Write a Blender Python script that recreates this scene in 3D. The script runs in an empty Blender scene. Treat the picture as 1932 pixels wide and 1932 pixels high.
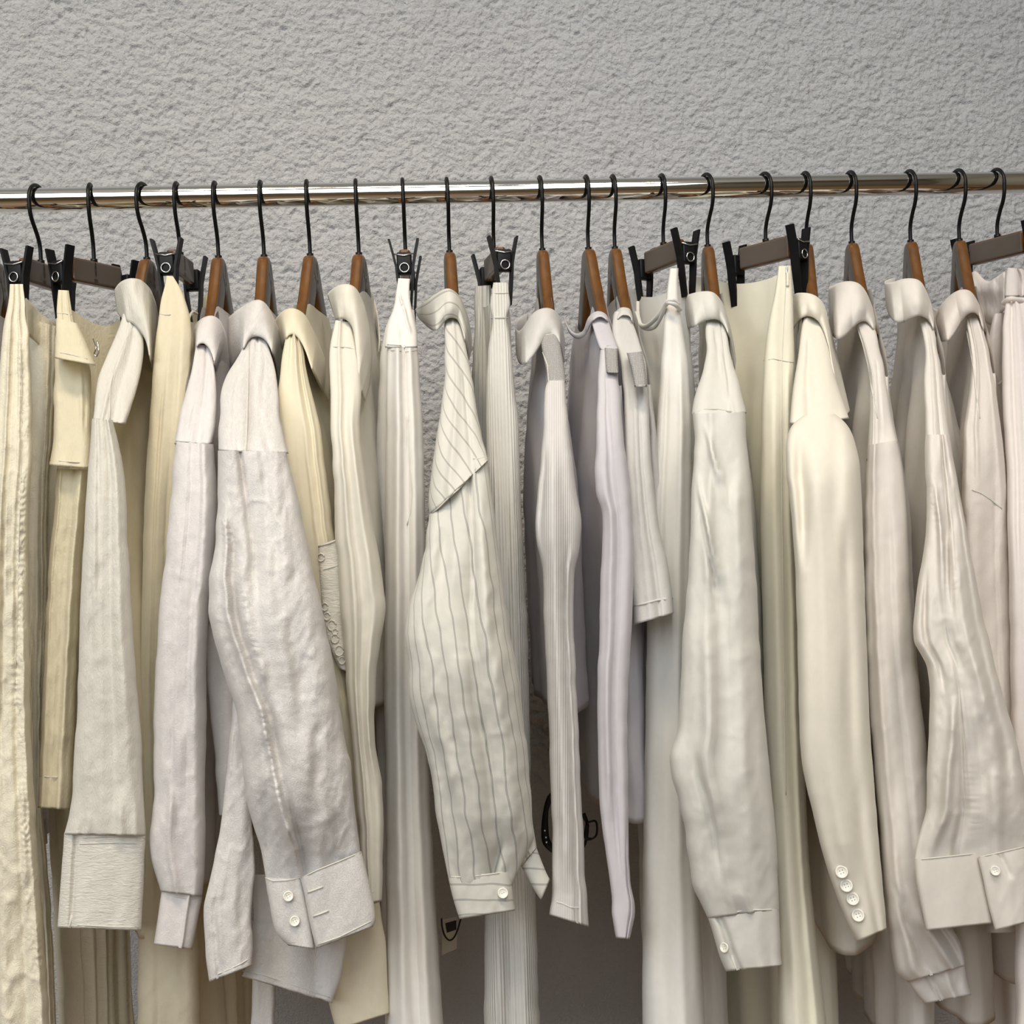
import bpy, math, random
import numpy as np
from mathutils import Matrix, Vector

# ------------------------------------------------------------------ camera, world, lights, exposure
SC = bpy.context.scene
COL = SC.collection
W = 1932.0
FPX = 2100.0
RAILZ = 1.80
CAM = np.array([0.0, -1.33, RAILZ - 0.385])
YAW, ROLL = math.radians(5.5), math.radians(2.6)
fwd = np.array([math.sin(YAW), math.cos(YAW), 0.0])
rt0 = np.array([math.cos(YAW), -math.sin(YAW), 0.0])
up0 = np.array([0.0, 0.0, 1.0])
RT = math.cos(ROLL) * rt0 - math.sin(ROLL) * up0
UP = math.sin(ROLL) * rt0 + math.cos(ROLL) * up0
cd = bpy.data.cameras.new('camera'); cam = bpy.data.objects.new('camera', cd); COL.objects.link(cam)
cd.sensor_width = 36.0; cd.lens = 36.0 * FPX / W; cd.clip_start = 0.05
cam.matrix_world = Matrix(((RT[0], UP[0], -fwd[0], CAM[0]), (RT[1], UP[1], -fwd[1], CAM[1]),
                           (RT[2], UP[2], -fwd[2], CAM[2]), (0, 0, 0, 1)))
SC.camera = cam
SC.view_settings.view_transform = 'Standard'; SC.view_settings.look = 'None'
SC.view_settings.gamma = 1.0; SC.view_settings.exposure = 0.0
SC.view_settings.use_curve_mapping = False
wd = bpy.data.worlds.new('world'); SC.world = wd; wd.use_nodes = True
bg = wd.node_tree.nodes['Background']; bg.inputs[0].default_value = (0.62, 0.60, 0.56, 1); bg.inputs[1].default_value = 0.10


def area(name, loc, target, sx, sy, power, col):
    l = bpy.data.lights.new(name, 'AREA'); l.shape = 'RECTANGLE'; l.size = sx; l.size_y = sy
    l.energy = power; l.color = col
    o = bpy.data.objects.new(name, l); COL.objects.link(o); o.location = loc
    d = Vector(target) - Vector(loc); o.rotation_euler = d.to_track_quat('-Z', 'Y').to_euler(); return o


def spot(name, loc, target, power, col, size, rad, blend=0.6):
    l = bpy.data.lights.new(name, 'SPOT'); l.energy = power; l.color = col
    l.spot_size = math.radians(size); l.spot_blend = blend; l.shadow_soft_size = rad
    o = bpy.data.objects.new(name, l); COL.objects.link(o); o.location = loc
    d = Vector(target) - Vector(loc); o.rotation_euler = d.to_track_quat('-Z', 'Y').to_euler(); return o


area('shop_window_light', (-1.35, -3.3, 3.2), (-0.3, 0.0, 1.5), 5.9, 2.4, 182, (0.93, 0.97, 1.0))
spot('ceiling_spot_left', (-0.55, -1.7, 4.3), (-0.45, 0.0, 1.25), 140, (1.0, 0.80, 0.52), 44, 0.28)
spot('ceiling_spot_mid', (0.1, -1.9, 4.3), (0.05, 0.0, 1.3), 88, (1.0, 0.95, 0.87), 52, 0.30)
spot('ceiling_spot_right', (0.8, -2.1, 4.1), (0.55, 0.0, 1.25), 112, (1.0, 0.85, 0.70), 44, 0.28)

# ------------------------------------------------------------------ projection helpers


def ray(px, py):
    px = np.asarray(px, float); py = np.asarray(py, float)
    dx = (px - 966.0) / FPX; dy = (966.0 - py) / FPX
    return fwd + dx[..., None] * RT + dy[..., None] * UP


def at(px, py, Y):
    """world point where the sight line of a photo pixel meets the upright plane y = Y"""
    d = ray(px, py); t = (np.asarray(Y, float) - CAM[1]) / d[..., 1]
    return CAM + d * t[..., None]


def rail_x(px):
    py = 377.5 - 35.0 * px / W
    return float(at(np.array(px), np.array(py), np.array(0.0))[0])


# ------------------------------------------------------------------ numpy noise

def _h(ix, iy, s):
    v = (ix * 374761393 + iy * 668265263 + s * 2147483647 + 1013904223) & 0xFFFFFFFF
    v = ((v ^ (v >> 13)) * 1274126177) & 0xFFFFFFFF
    return ((v ^ (v >> 16)) & 0xFFFF) / 65535.0


def vn(x, y, s=0):
    x = np.asarray(x, float); y = np.asarray(y, float)
    ix = np.floor(x).astype(np.int64); iy = np.floor(y).astype(np.int64)
    fx = x - ix; fy = y - iy
    fx = fx * fx * fx * (fx * (fx * 6 - 15) + 10); fy = fy * fy * fy * (fy * (fy * 6 - 15) + 10)
    a = _h(ix, iy, s); b = _h(ix + 1, iy, s); c = _h(ix, iy + 1, s); d = _h(ix + 1, iy + 1, s)
    return ((a + (b - a) * fx) * (1 - fy) + (c + (d - c) * fx) * fy) * 2 - 1


def fbm(x, y, s=0, o=3):
    r = 0; a = 1.0
    for k in range(o):
        r = r + a * vn(x * 2 ** k, y * 2 ** k, s + 17 * k); a *= 0.5
    return r


# ------------------------------------------------------------------ objects and meshes

def mesh_obj(name, verts, faces, mat, parent=None, origin=None, uv=None, smooth=True, quads=True, mats=None, midx=None):
    verts = np.asarray(verts, float)
    o0 = np.array(origin if origin is not None else (parent.get('org') if parent is not None else (0, 0, 0)), float)
    me = bpy.data.meshes.new(name)
    v = verts - o0
    if isinstance(faces, np.ndarray):
        nf, k = faces.shape
        me.vertices.add(len(v)); me.vertices.foreach_set('co', v.astype(np.float32).ravel())
        me.loops.add(nf * k); me.loops.foreach_set('vertex_index', faces.astype(np.int32).ravel())
        me.polygons.add(nf); me.polygons.foreach_set('loop_start', np.arange(0, nf * k, k, dtype=np.int32))
        me.polygons.foreach_set('loop_total', np.full(nf, k, dtype=np.int32))
        if uv is not None:
            ul = me.uv_layers.new(name='UVMap'); uvl = np.asarray(uv, np.float32)[faces.ravel()]
            ul.data.foreach_set('uv', uvl.ravel())
    else:
        me.from_pydata([tuple(p) for p in v], [], faces)
    for m in (mats or [mat]): me.materials.append(m)
    if midx is not None: me.polygons.foreach_set('material_index', np.asarray(midx, np.int32))
    me.update(); me.validate()
    if smooth: me.polygons.foreach_set('use_smooth', [True] * len(me.polygons))
    ob = bpy.data.objects.new(name, me); COL.objects.link(ob)
    if parent is not None:
        ob.parent = parent
        base = np.zeros(3)
        if origin is not None: ob.location = tuple(o0 - np.array(parent.get('org')))
    else: ob.location = tuple(o0)
    ob['org'] = [float(a) for a in o0]
    return ob


def thing(name, label, cat, loc, group=None):
    o = bpy.data.objects.new(name, None); COL.objects.link(o); o.empty_display_size = 0.02
    o.location = tuple(loc); o['org'] = [float(a) for a in loc]
    o['label'] = label; o['category'] = cat
    if group: o['group'] = group
    return o


def finish():
    for o in SC.objects:
        if 'org' in o.keys(): del o['org']


def grid_faces(n, m, closed=False):
    """n rows, m columns"""
    i = np.arange(n - 1)[:, None]; j = np.arange(m if closed else m - 1)[None, :]
    j2 = (j + 1) % m
    a = i * m + j; b = i * m + j2; c = (i + 1) * m + j2; d = (i + 1) * m + j
    return np.stack([a, b, c, d], -1).reshape(-1, 4)


def smooth_rows(a, w):
    if w < 1: return a
    k = np.ones(2 * w + 1) / (2 * w + 1)
    out = a.copy()
    for _ in range(2):
        pad = np.concatenate([2 * out[0] - out[w:0:-1], out, 2 * out[-1] - out[-2:-w - 2:-1]]) if len(out) > w + 1 else out
        if len(out) <= w + 1: return out
        out = np.convolve(pad, k, 'valid')
    return out


def loft(name, parent, mat, rows, Y, D, seed=1, folds=(), rf=(0, 0), wr=(1.0, 1.0), m=110, step=4.2, p=0.62, q=0.55,
         lip=True, sm=5, shear=0.0, edge=1.0, cap=False, pucker=(), kf=1.5):
    """closed cloth tube; rows = (lx, ly, rx, ry) sight lines of its left and right edges, Y = distance plane by height, D = half depth"""
    rows = np.array(rows, float)
    mid = (rows[:, :2] + rows[:, 2:]) / 2
    seg = np.r_[0, np.cumsum(np.maximum(np.linalg.norm(np.diff(mid, axis=0), axis=1), 1e-3))]
    n = max(8, int(seg[-1] / step)); t = np.linspace(0, seg[-1], n)
    R = np.stack([np.interp(t, seg, rows[:, k]) for k in range(4)], 1)
    for k in range(4): R[:, k] = smooth_rows(R[:, k], sm)
    tn = t / seg[-1]
    my = (R[:, 1] + R[:, 3]) / 2
    Yc = np.interp(my, [a for a, b in Y], [b for a, b in Y]) if isinstance(Y, (list, tuple)) else np.full(n, float(Y))
    Dd = np.interp(my, [a for a, b in D], [b for a, b in D]) if isinstance(D, (list, tuple)) else np.full(n, float(D))
    Yc = smooth_rows(Yc, min(16, n // 4)); Dd = smooth_rows(Dd, min(14, n // 4))
    th = np.linspace(0, 2 * np.pi, m, endpoint=False)
    # more samples on the front half (th in pi..2pi is the front)
    cu, sn = np.cos(th), np.sin(th)
    u = np.sign(cu) * np.abs(cu) ** p; v = -np.sign(sn) * np.abs(sn) ** q   # v>0 back, v<0 front
    U = np.tile(u, (n, 1)); V = np.tile(v, (n, 1)); T = np.tile(tn[:, None], (1, m))
    if edge:
        wob = 1.3 * edge
        lx = R[:, 0] + wob * vn(my / 34, np.full(n, seed * 3.3), seed); rx = R[:, 2] + wob * vn(my / 30, np.full(n, seed * 7.1), seed + 5)
    else: lx, rx = R[:, 0], R[:, 2]
    PX = (lx + rx)[:, None] / 2 + U * (rx - lx)[:, None] / 2
    PY = (R[:, 1] + R[:, 3])[:, None] / 2 + U * (R[:, 3] - R[:, 1])[:, None] / 2
    dep = V * Dd[:, None]
    win = (1 - np.abs(U) ** 4)
    half = (R[:, 2] - R[:, 0])[:, None] / 2 * 0.00055
    for (u0, u1, amp, wid, t0, t1) in folds:
        uc = u0 + (u1 - u0) * (T - t0) / max(t1 - t0, 1e-3)
        env = np.clip((T - t0) / 0.08, 0, 1) * np.clip((t1 - T) / 0.08, 0, 1)
        if t1 >= 1: env = np.clip((T - t0) / 0.08, 0, 1)
        if t0 <= 0: env = np.clip((t1 - T) / 0.08, 0, 1) if t1 < 1 else np.ones_like(T)
        dep = dep - kf * amp * 0.001 * env * np.exp(-((U - uc) / wid) ** 2) * win
    rs = np.random.RandomState(seed * 13 + 7)
    nf, amp = rf
    for k in range(nf):
        u0 = rs.uniform(-.85, .85); u1 = np.clip(u0 + rs.uniform(-.3, .3), -.9, .9); wdt = rs.uniform(.06, .17)
        t0 = rs.uniform(-.3, .75); t1 = t0 + rs.uniform(.25, .8); sg = rs.choice([-1, 1])
        uc = u0 + (u1 - u0) * (T - t0) / (t1 - t0)
        env = np.clip((T - t0) / 0.12, 0, 1) * np.clip((t1 - T) / 0.12, 0, 1)
        dep = dep - kf * sg * amp * 0.001 * env * np.exp(-((U - uc) / wdt) ** 2) * win
    # soft drape plus crumple
    big, small = wr
    dep = dep + big * 0.0034 * fbm(PX / 40, PY / 260, seed + 3, 2) * win
    n2 = vn(PX / 34 + PY / 90, PY / 75, seed + 31) + .5 * vn(PX / 17 - PY / 60, PY / 36, seed + 37)
    dep = dep + small * 0.0006 * (1 - np.exp(-(n2 / .30) ** 2)) * win
    dep = dep + small * 0.0007 * fbm(PX / 22 + PY / 50, PY / 60, seed + 41, 2) * win
    n3 = fbm(PX / 9, PY / 15, seed + 71, 2)
    dep = dep + small * 0.00016 * n3
    for path, amp, wid in pucker:
        pa = np.array(path, float); best = np.full(PX.shape, 1e9); arc = np.zeros(PX.shape); acc = 0.0
        for a_, b_ in zip(pa[:-1], pa[1:]):
            d_ = b_ - a_; ln = np.hypot(*d_); tt = np.clip(((PX - a_[0]) * d_[0] + (PY - a_[1]) * d_[1]) / ln ** 2, 0, 1)
            dist = np.hypot(PX - a_[0] - tt * d_[0], PY - a_[1] - tt * d_[1]); sel = dist < best
            best = np.where(sel, dist, best); arc = np.where(sel, acc + tt * ln, arc); acc += ln
        fr_m = V < 0.05
        dep = dep - np.where(fr_m, amp * .001 * np.exp(-(best / wid) ** 2) * (np.sin(arc / 2.1 + 4.0 * vn(arc / 13, best / 7, seed)) * (.5 + .6 * vn(arc / 30, best / 12, seed + 2)) + .4), 0)
    P = at(PX, PY, Yc[:, None] + dep)
    uv = np.stack([(PX - shear * PY) * 0.0006 + np.sign(U) * np.abs(U) ** 3 * (Dd[:, None] + dep), PY * 0.0006], -1)
    P = P.reshape(-1, 3); uv = uv.reshape(-1, 2)
    if lip:   # turned-in hem
        last = P[-m:].copy(); cen = last.mean(0); kk = min(n - 1, 6)
        up_ring = P[-m * (kk + 1):-m * kk].copy(); cu_ = up_ring.mean(0)
        l1 = cen + (last - cen) * 0.96 + np.array([0, 0, 0.0008]); l2 = cu_ + (up_ring - cu_) * 0.86
        P = np.concatenate([P, l1, l2]); uv = np.concatenate([uv, uv[-m:], uv[-m:]]); n += 2
    F = grid_faces(n, m, True)
    ob = mesh_obj(name, P, F[:, ::-1], mat, parent, uv=uv)
    fr_ = V < 0.05
    SURF[ob.name] = (PX[fr_], PY[fr_], (Yc[:, None] + dep)[fr_])
    return ob


SURF = {}


def on(ob, px, py, off=0.0008):
    """distance plane of the cloth face seen at a pixel"""
    A, B, C = SURF[ob.name]; d = (A - px) ** 2 + (B - py) ** 2
    k = np.argpartition(d, 3)[:3]; return float(C[k].mean()) - off


def ribbon(name, parent, mat, pts, bulge=0.006, inner=0.8, thick=0.0012, n=90, k=14, seed=3, wr=1.0, gap=0.012, over=True):
    """folded cloth band (collar): pts = (top x, top y, bottom x, bottom y, y of top, y of bottom)"""
    A = np.array(pts, float)
    mid = (A[:, :2] + A[:, 2:4]) / 2
    seg = np.r_[0, np.cumsum(np.linalg.norm(np.diff(mid, axis=0), axis=1) + np.linalg.norm(np.diff(A[:, :2], axis=0), axis=1))]
    t = np.linspace(0, seg[-1], n)
    R = np.stack([smooth_rows(np.interp(t, seg, A[:, j]), 4) for j in range(6)], 1)
    if over:
        lim = np.array([arm_Y(b) - .026 for b in R[:, 3]]); near = np.clip((-R[:, 5] - .055) / .02, 0, 1)
        R[:, 5] = R[:, 5] * (1 - near) + np.minimum(R[:, 5], lim) * near
    ks = np.r_[np.linspace(-inner, -0.12, 5), np.linspace(-0.06, 0.0, 3), np.linspace(0.05, 1, k)]
    K = np.tile(ks[None, :], (n, 1)); f = np.abs(K)
    PX = R[:, 0:1] + (R[:, 2:3] - R[:, 0:1]) * f; PY = R[:, 1:2] + (R[:, 3:4] - R[:, 1:2]) * f
    YY = R[:, 4:5] + (R[:, 5:6] - R[:, 4:5]) * f
    YY = YY - np.where(K > 0, bulge * np.sin(np.pi * np.clip(f, 0, 1)) ** .8, 0) + np.where(K < 0, gap * np.sqrt(np.clip(f / .25, 0, 1)), 0)
    YY = YY + wr * 0.0012 * fbm(PX / 22, PY / 26, seed, 3)
    P = at(PX, PY, YY).reshape(-1, 3)
    uv = np.stack([PX * 0.0006, PY * 0.0006], -1).reshape(-1, 2)
    # stripes on bands follow the band: keep running length in u, height in v
    uv2 = np.stack([np.tile(t[:, None] * 0.0004, (1, len(ks))), K * 0.045], -1).reshape(-1, 2)
    ob = mesh_obj(name, P, grid_faces(n, len(ks)), mat, parent, uv=uv2)
    s = ob.modifiers.new('thickness', 'SOLIDIFY'); s.thickness = thick; s.offset = 0
    return ob


def tube(pts, r, seg=10, closed=False, cap=True):
    P = np.array(pts, float); n = len(P)
    rr = np.full(n, r) if np.isscalar(r) else np.array(r, float)
    T = np.gradient(P, axis=0)
    if closed: T = np.roll(P, -1, 0) - np.roll(P, 1, 0)
    T /= np.linalg.norm(T, axis=1)[:, None] + 1e-12
    ref = np.array([1.0, 0, 0]) if abs(T[0][0]) < .9 else np.array([0, 0, 1.0])
    N = np.cross(T[0], ref); N /= np.linalg.norm(N); V = []
    for i in range(n):
        N = N - T[i] * (N @ T[i]); N /= np.linalg.norm(N) + 1e-12
        B = np.cross(T[i], N)
        for k in range(seg):
            a = 2 * math.pi * k / seg
            V.append(P[i] + rr[i] * (math.cos(a) * N + math.sin(a) * B))
    F = []
    for i in range(n if closed else n - 1):
        i2 = (i + 1) % n
        for k in range(seg):
            k2 = (k + 1) % seg
            F.append((i * seg + k, i * seg + k2, i2 * seg + k2, i2 * seg + k))
    if cap and not closed:
        F.append(tuple(range(seg))[::-1]); F.append(tuple((n - 1) * seg + k for k in range(seg)))
    return V, F


def spline(pts, n=60):
    P = np.array(pts, float); m = len(P)
    E = np.vstack([2 * P[0] - P[1], P, 2 * P[-1] - P[-2]]); out = []
    for i in range(m - 1):
        p0, p1, p2, p3 = E[i], E[i + 1], E[i + 2], E[i + 3]
        for s in np.linspace(0, 1, max(2, n // (m - 1)), endpoint=False):
            out.append(.5 * ((2 * p1) + (-p0 + p2) * s + (2 * p0 - 5 * p1 + 4 * p2 - p3) * s * s + (-p0 + 3 * p1 - 3 * p2 + p3) * s ** 3))
    out.append(P[-1]); return np.array(out)


def box_mesh(hx, hy, hz, bev=0.0):
    """rounded box by a superellipse of two grids"""
    import bmesh
    bm = bmesh.new(); bmesh.ops.create_cube(bm, size=2.0)
    for v in bm.verts: v.co = Vector((v.co.x * hx, v.co.y * hy, v.co.z * hz))
    if bev > 0: bmesh.ops.bevel(bm, geom=list(bm.edges), offset=bev, segments=3, affect='EDGES', profile=0.5)
    bm.verts.ensure_lookup_table(); V = [tuple(v.co) for v in bm.verts]; F = [tuple(v.index for v in f.verts) for f in bm.faces]
    bm.free(); return V, F


# ------------------------------------------------------------------ materials

def newmat(name):
    m = bpy.data.materials.new(name); m.use_nodes = True; nt = m.node_tree
    return m, nt, nt.nodes['Principled BSDF'], nt.nodes['Material Output']


def nd(nt, t, **kw):
    n = nt.nodes.new(t)
    for k, v in kw.items(): setattr(n, k, v)
    return n


def simple(name, col, rough=0.5, metal=0.0, coat=0.0, spec=0.5):
    m, nt, b, o = newmat(name)
    b.inputs['Base Color'].default_value = (*col, 1); b.inputs['Roughness'].default_value = rough
    b.inputs['Metallic'].default_value = metal; b.inputs['Coat Weight'].default_value = coat
    b.inputs['Specular IOR Level'].default_value = spec
    return m


def fabric(name, col, kind='plain', trans=0.22, bump=0.35, rough=0.85, sheen=0.15, scale=1.0, alpha=1.0):
    col = (col[0] * .96, col[1] * .955, col[2] * .95)
    m, nt, b, out = newmat(name); L = nt.links
    b.inputs['Roughness'].default_value = rough; b.inputs['Sheen Weight'].default_value = sheen
    b.inputs['Specular IOR Level'].default_value = 0.25
    uv = nd(nt, 'ShaderNodeUVMap'); tc = nd(nt, 'ShaderNodeTexCoord')
    mp = nd(nt, 'ShaderNodeMapping'); L.new(uv.outputs[0], mp.inputs[0])
    nz = nd(nt, 'ShaderNodeTexNoise'); nz.inputs['Detail'].default_value = 4
    hsum = None

    def add(sock, k):
        nonlocal hsum
        mu = nd(nt, 'ShaderNodeMath', operation='MULTIPLY'); L.new(sock, mu.inputs[0]); mu.inputs[1].default_value = k
        if hsum is None: hsum = mu.outputs[0]
        else:
            ad = nd(nt, 'ShaderNodeMath', operation='ADD'); L.new(hsum, ad.inputs[0]); L.new(mu.outputs[0], ad.inputs[1]); hsum = ad.outputs[0]
    L.new(mp.outputs[0], nz.inputs['Vector'])
    if kind == 'crinkle':
        mp.inputs['Scale'].default_value = (380 * scale, 130 * scale, 1); mp.inputs['Rotation'].default_value = (0, 0, 0.25); nz.inputs['Scale'].default_value = 1; nz.inputs['Distortion'].default_value = 1.2
        add(nz.outputs[0], 1.0)
    elif kind == 'crinkle_h':
        mp.inputs['Scale'].default_value = (90, 420, 1); nz.inputs['Scale'].default_value = 1; nz.inputs['Distortion'].default_value = 1.0
        add(nz.outputs[0], 1.0)
    elif kind == 'wrinkle':
        mp.inputs['Scale'].default_value = (120 * scale, 95 * scale, 1); nz.inputs['Scale'].default_value = 1; nz.inputs['Distortion'].default_value = 1.6
        nz.inputs['Roughness'].default_value = 0.55
        cs = nd(nt, 'ShaderNodeMath', operation='SUBTRACT'); L.new(nz.outputs[0], cs.inputs[0]); cs.inputs[1].default_value = .5
        ca = nd(nt, 'ShaderNodeMath', operation='ABSOLUTE'); L.new(cs.outputs[0], ca.inputs[0])
        cm = nd(nt, 'ShaderNodeMapRange', interpolation_type='SMOOTHSTEP'); cm.inputs['From Max'].default_value = .07; L.new(ca.outputs[0], cm.inputs['Value'])
        add(cm.outputs[0], .28); add(nz.outputs[0], .35)
    else:
        mp.inputs['Scale'].default_value = (60, 30, 1); nz.inputs['Scale'].default_value = 1
        add(nz.outputs[0], 0.3)
    # woven yarn
    w1 = nd(nt, 'ShaderNodeTexNoise'); w1.inputs['Scale'].default_value = 1; w1.inputs['Detail'].default_value = 1
    mw = nd(nt, 'ShaderNodeMapping'); L.new(uv.outputs[0], mw.inputs[0]); mw.inputs['Scale'].default_value = (1500, 700, 1); L.new(mw.outputs[0], w1.inputs['Vector'])
    add(w1.outputs[0], 0.16)
    colsock = None
    base = nd(nt, 'ShaderNodeRGB'); base.outputs[0].default_value = (*col, 1); colsock = base.outputs[0]
    # faint mottling of the dye
    mo = nd(nt, 'ShaderNodeTexNoise'); mo.inputs['Scale'].default_value = 1; mo.inputs['Detail'].default_value = 3
    mm = nd(nt, 'ShaderNodeMapping'); L.new(uv.outputs[0], mm.inputs[0]); mm.inputs['Scale'].default_value = (160, 110, 1); L.new(mm.outputs[0], mo.inputs['Vector'])
    mr = nd(nt, 'ShaderNodeMapRange'); mr.inputs['To Min'].default_value = 0.95; mr.inputs['To Max'].default_value = 1.04; L.new(mo.outputs[0], mr.inputs['Value'])
    mx = nd(nt, 'ShaderNodeVectorMath', operation='SCALE'); L.new(colsock, mx.inputs[0]); L.new(mr.outputs[0], mx.inputs['Scale']); colsock = mx.outputs[0]
    if kind == 'rib':
        sx = nd(nt, 'ShaderNodeSeparateXYZ'); L.new(uv.outputs[0], sx.inputs[0])
        si = nd(nt, 'ShaderNodeMath', operation='MULTIPLY'); L.new(sx.outputs[0], si.inputs[0]); si.inputs[1].default_value = 2 * math.pi / (0.0042 * scale)
        s2 = nd(nt, 'ShaderNodeMath', operation='SINE'); L.new(si.outputs[0], s2.inputs[0])
        add(s2.outputs[0], 0.55)
        mr2 = nd(nt, 'ShaderNodeMapRange'); mr2.inputs['From Min'].default_value = -1; mr2.inputs['To Min'].default_value = 0.91; mr2.inputs['To Max'].default_value = 1.0; L.new(s2.outputs[0], mr2.inputs['Value'])
        mx2 = nd(nt, 'ShaderNodeVectorMath', operation='SCALE'); L.new(colsock, mx2.inputs[0]); L.new(mr2.outputs[0], mx2.inputs['Scale']); colsock = mx2.outputs[0]
    if kind in ('stripe_v', 'stripe_h', 'stripe_d'):
        sx = nd(nt, 'ShaderNodeSeparateXYZ'); L.new(uv.outputs[0], sx.inputs[0])
        if kind == 'stripe_v': co = sx.outputs[0]; per = 0.0168
        elif kind == 'stripe_h': co = sx.outputs[1]; per = 0.0175
        else:
            s5 = nd(nt, 'ShaderNodeMath', operation='MULTIPLY_ADD'); L.new(sx.outputs[1], s5.inputs[0]); s5.inputs[1].default_value = -0.75; L.new(sx.outputs[0], s5.inputs[2]); co = s5.outputs[0]; per = 0.0185
        # slight waviness so the stripe follows the cloth
        wv = nd(nt, 'ShaderNodeTexNoise'); wv.inputs['Scale'].default_value = 22; wv.inputs['Detail'].default_value = 1; L.new(uv.outputs[0], wv.inputs['Vector'])
        a1 = nd(nt, 'ShaderNodeMath', operation='MULTIPLY_ADD'); L.new(wv.outputs[0], a1.inputs[0]); a1.inputs[1].default_value = 0.010; L.new(co, a1.inputs[2])
        dv = nd(nt, 'ShaderNodeMath', operation='DIVIDE'); L.new(a1.outputs[0], dv.inputs[0]); dv.inputs[1].default_value = per
        fr = nd(nt, 'ShaderNodeMath', operation='FRACT'); L.new(dv.outputs[0], fr.inputs[0])
        sb = nd(nt, 'ShaderNodeMath', operation='SUBTRACT'); L.new(fr.outputs[0], sb.inputs[0]); sb.inputs[1].default_value = 0.5
        ab = nd(nt, 'ShaderNodeMath', operation='ABSOLUTE'); L.new(sb.outputs[0], ab.inputs[0])
        # twin line: dark between .018 and .075 of the period
        r1 = nd(nt, 'ShaderNodeValToRGB'); cr = r1.color_ramp
        cr.elements[0].position = 0.0; cr.elements[0].color = (.45, .45, .45, 1)
        cr.elements[1].position = 0.02; cr.elements[1].color = (.2, .2, .2, 1)
        e = cr.elements.new(0.028); e.color = (.75, .75, .75, 1); e = cr.elements.new(0.044); e.color = (.7, .7, .7, 1); e = cr.elements.new(0.066); e.color = (0, 0, 0, 1)
        L.new(ab.outputs[0], r1.inputs[0])
        mc = nd(nt, 'ShaderNodeMix', data_type='RGBA'); L.new(r1.outputs[0], mc.inputs['Factor']); L.new(colsock, mc.inputs['A']); mc.inputs['B'].default_value = (0.17, 0.17, 0.18, 1); colsock = mc.outputs['Result']
    if kind == 'mesh':
        mp.inputs['Scale'].default_value = (700, 700, 1)
        r3 = nd(nt, 'ShaderNodeTexWave', wave_type='BANDS', bands_direction='Y'); r3.inputs['Scale'].default_value = 150; r3.inputs['Distortion'].default_value = 2.5; r3.inputs['Detail'].default_value = 2; L.new(uv.outputs[0], r3.inputs['Vector'])
        r4 = nd(nt, 'ShaderNodeTexWave', wave_type='BANDS', bands_direction='X'); r4.inputs['Scale'].default_value = 200; r4.inputs['Distortion'].default_value = 3; r4.inputs['Detail'].default_value = 2; L.new(uv.outputs[0], r4.inputs['Vector'])
        mn = nd(nt, 'ShaderNodeMath', operation='MULTIPLY'); L.new(r3.outputs[0], mn.inputs[0]); L.new(r4.outputs[0], mn.inputs[1])
        r6 = nd(nt, 'ShaderNodeMapRange'); r6.inputs['From Min'].default_value = 0.0; r6.inputs['From Max'].default_value = .22; L.new(mn.outputs[0], r6.inputs['Value'])
        mc = nd(nt, 'ShaderNodeMix', data_type='RGBA'); L.new(r6.outputs[0], mc.inputs['Factor']); mc.inputs['A'].default_value = (0.36, 0.35, 0.34, 1); L.new(colsock, mc.inputs['B']); colsock = mc.outputs['Result']
        add(mn.outputs[0], 0.8)
    L.new(colsock, b.inputs['Base Color'])
    bp = nd(nt, 'ShaderNodeBump'); bp.inputs['Strength'].default_value = bump; bp.inputs['Distance'].default_value = 0.0016
    L.new(hsum, bp.inputs['Height']); L.new(bp.outputs[0], b.inputs['Normal'])
    tr = nd(nt, 'ShaderNodeBsdfTranslucent'); L.new(colsock, tr.inputs['Color']); L.new(bp.outputs[0], tr.inputs['Normal'])
    mix = nd(nt, 'ShaderNodeMixShader'); mix.inputs[0].default_value = trans
    L.new(b.outputs[0], mix.inputs[1]); L.new(tr.outputs[0], mix.inputs[2])
    last = mix.outputs[0]
    if alpha < 1:
        tp = nd(nt, 'ShaderNodeBsdfTransparent'); m2 = nd(nt, 'ShaderNodeMixShader'); m2.inputs[0].default_value = alpha
        L.new(tp.outputs[0], m2.inputs[1]); L.new(last, m2.inputs[2]); last = m2.outputs[0]
    L.new(last, out.inputs[0])
    return m


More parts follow.
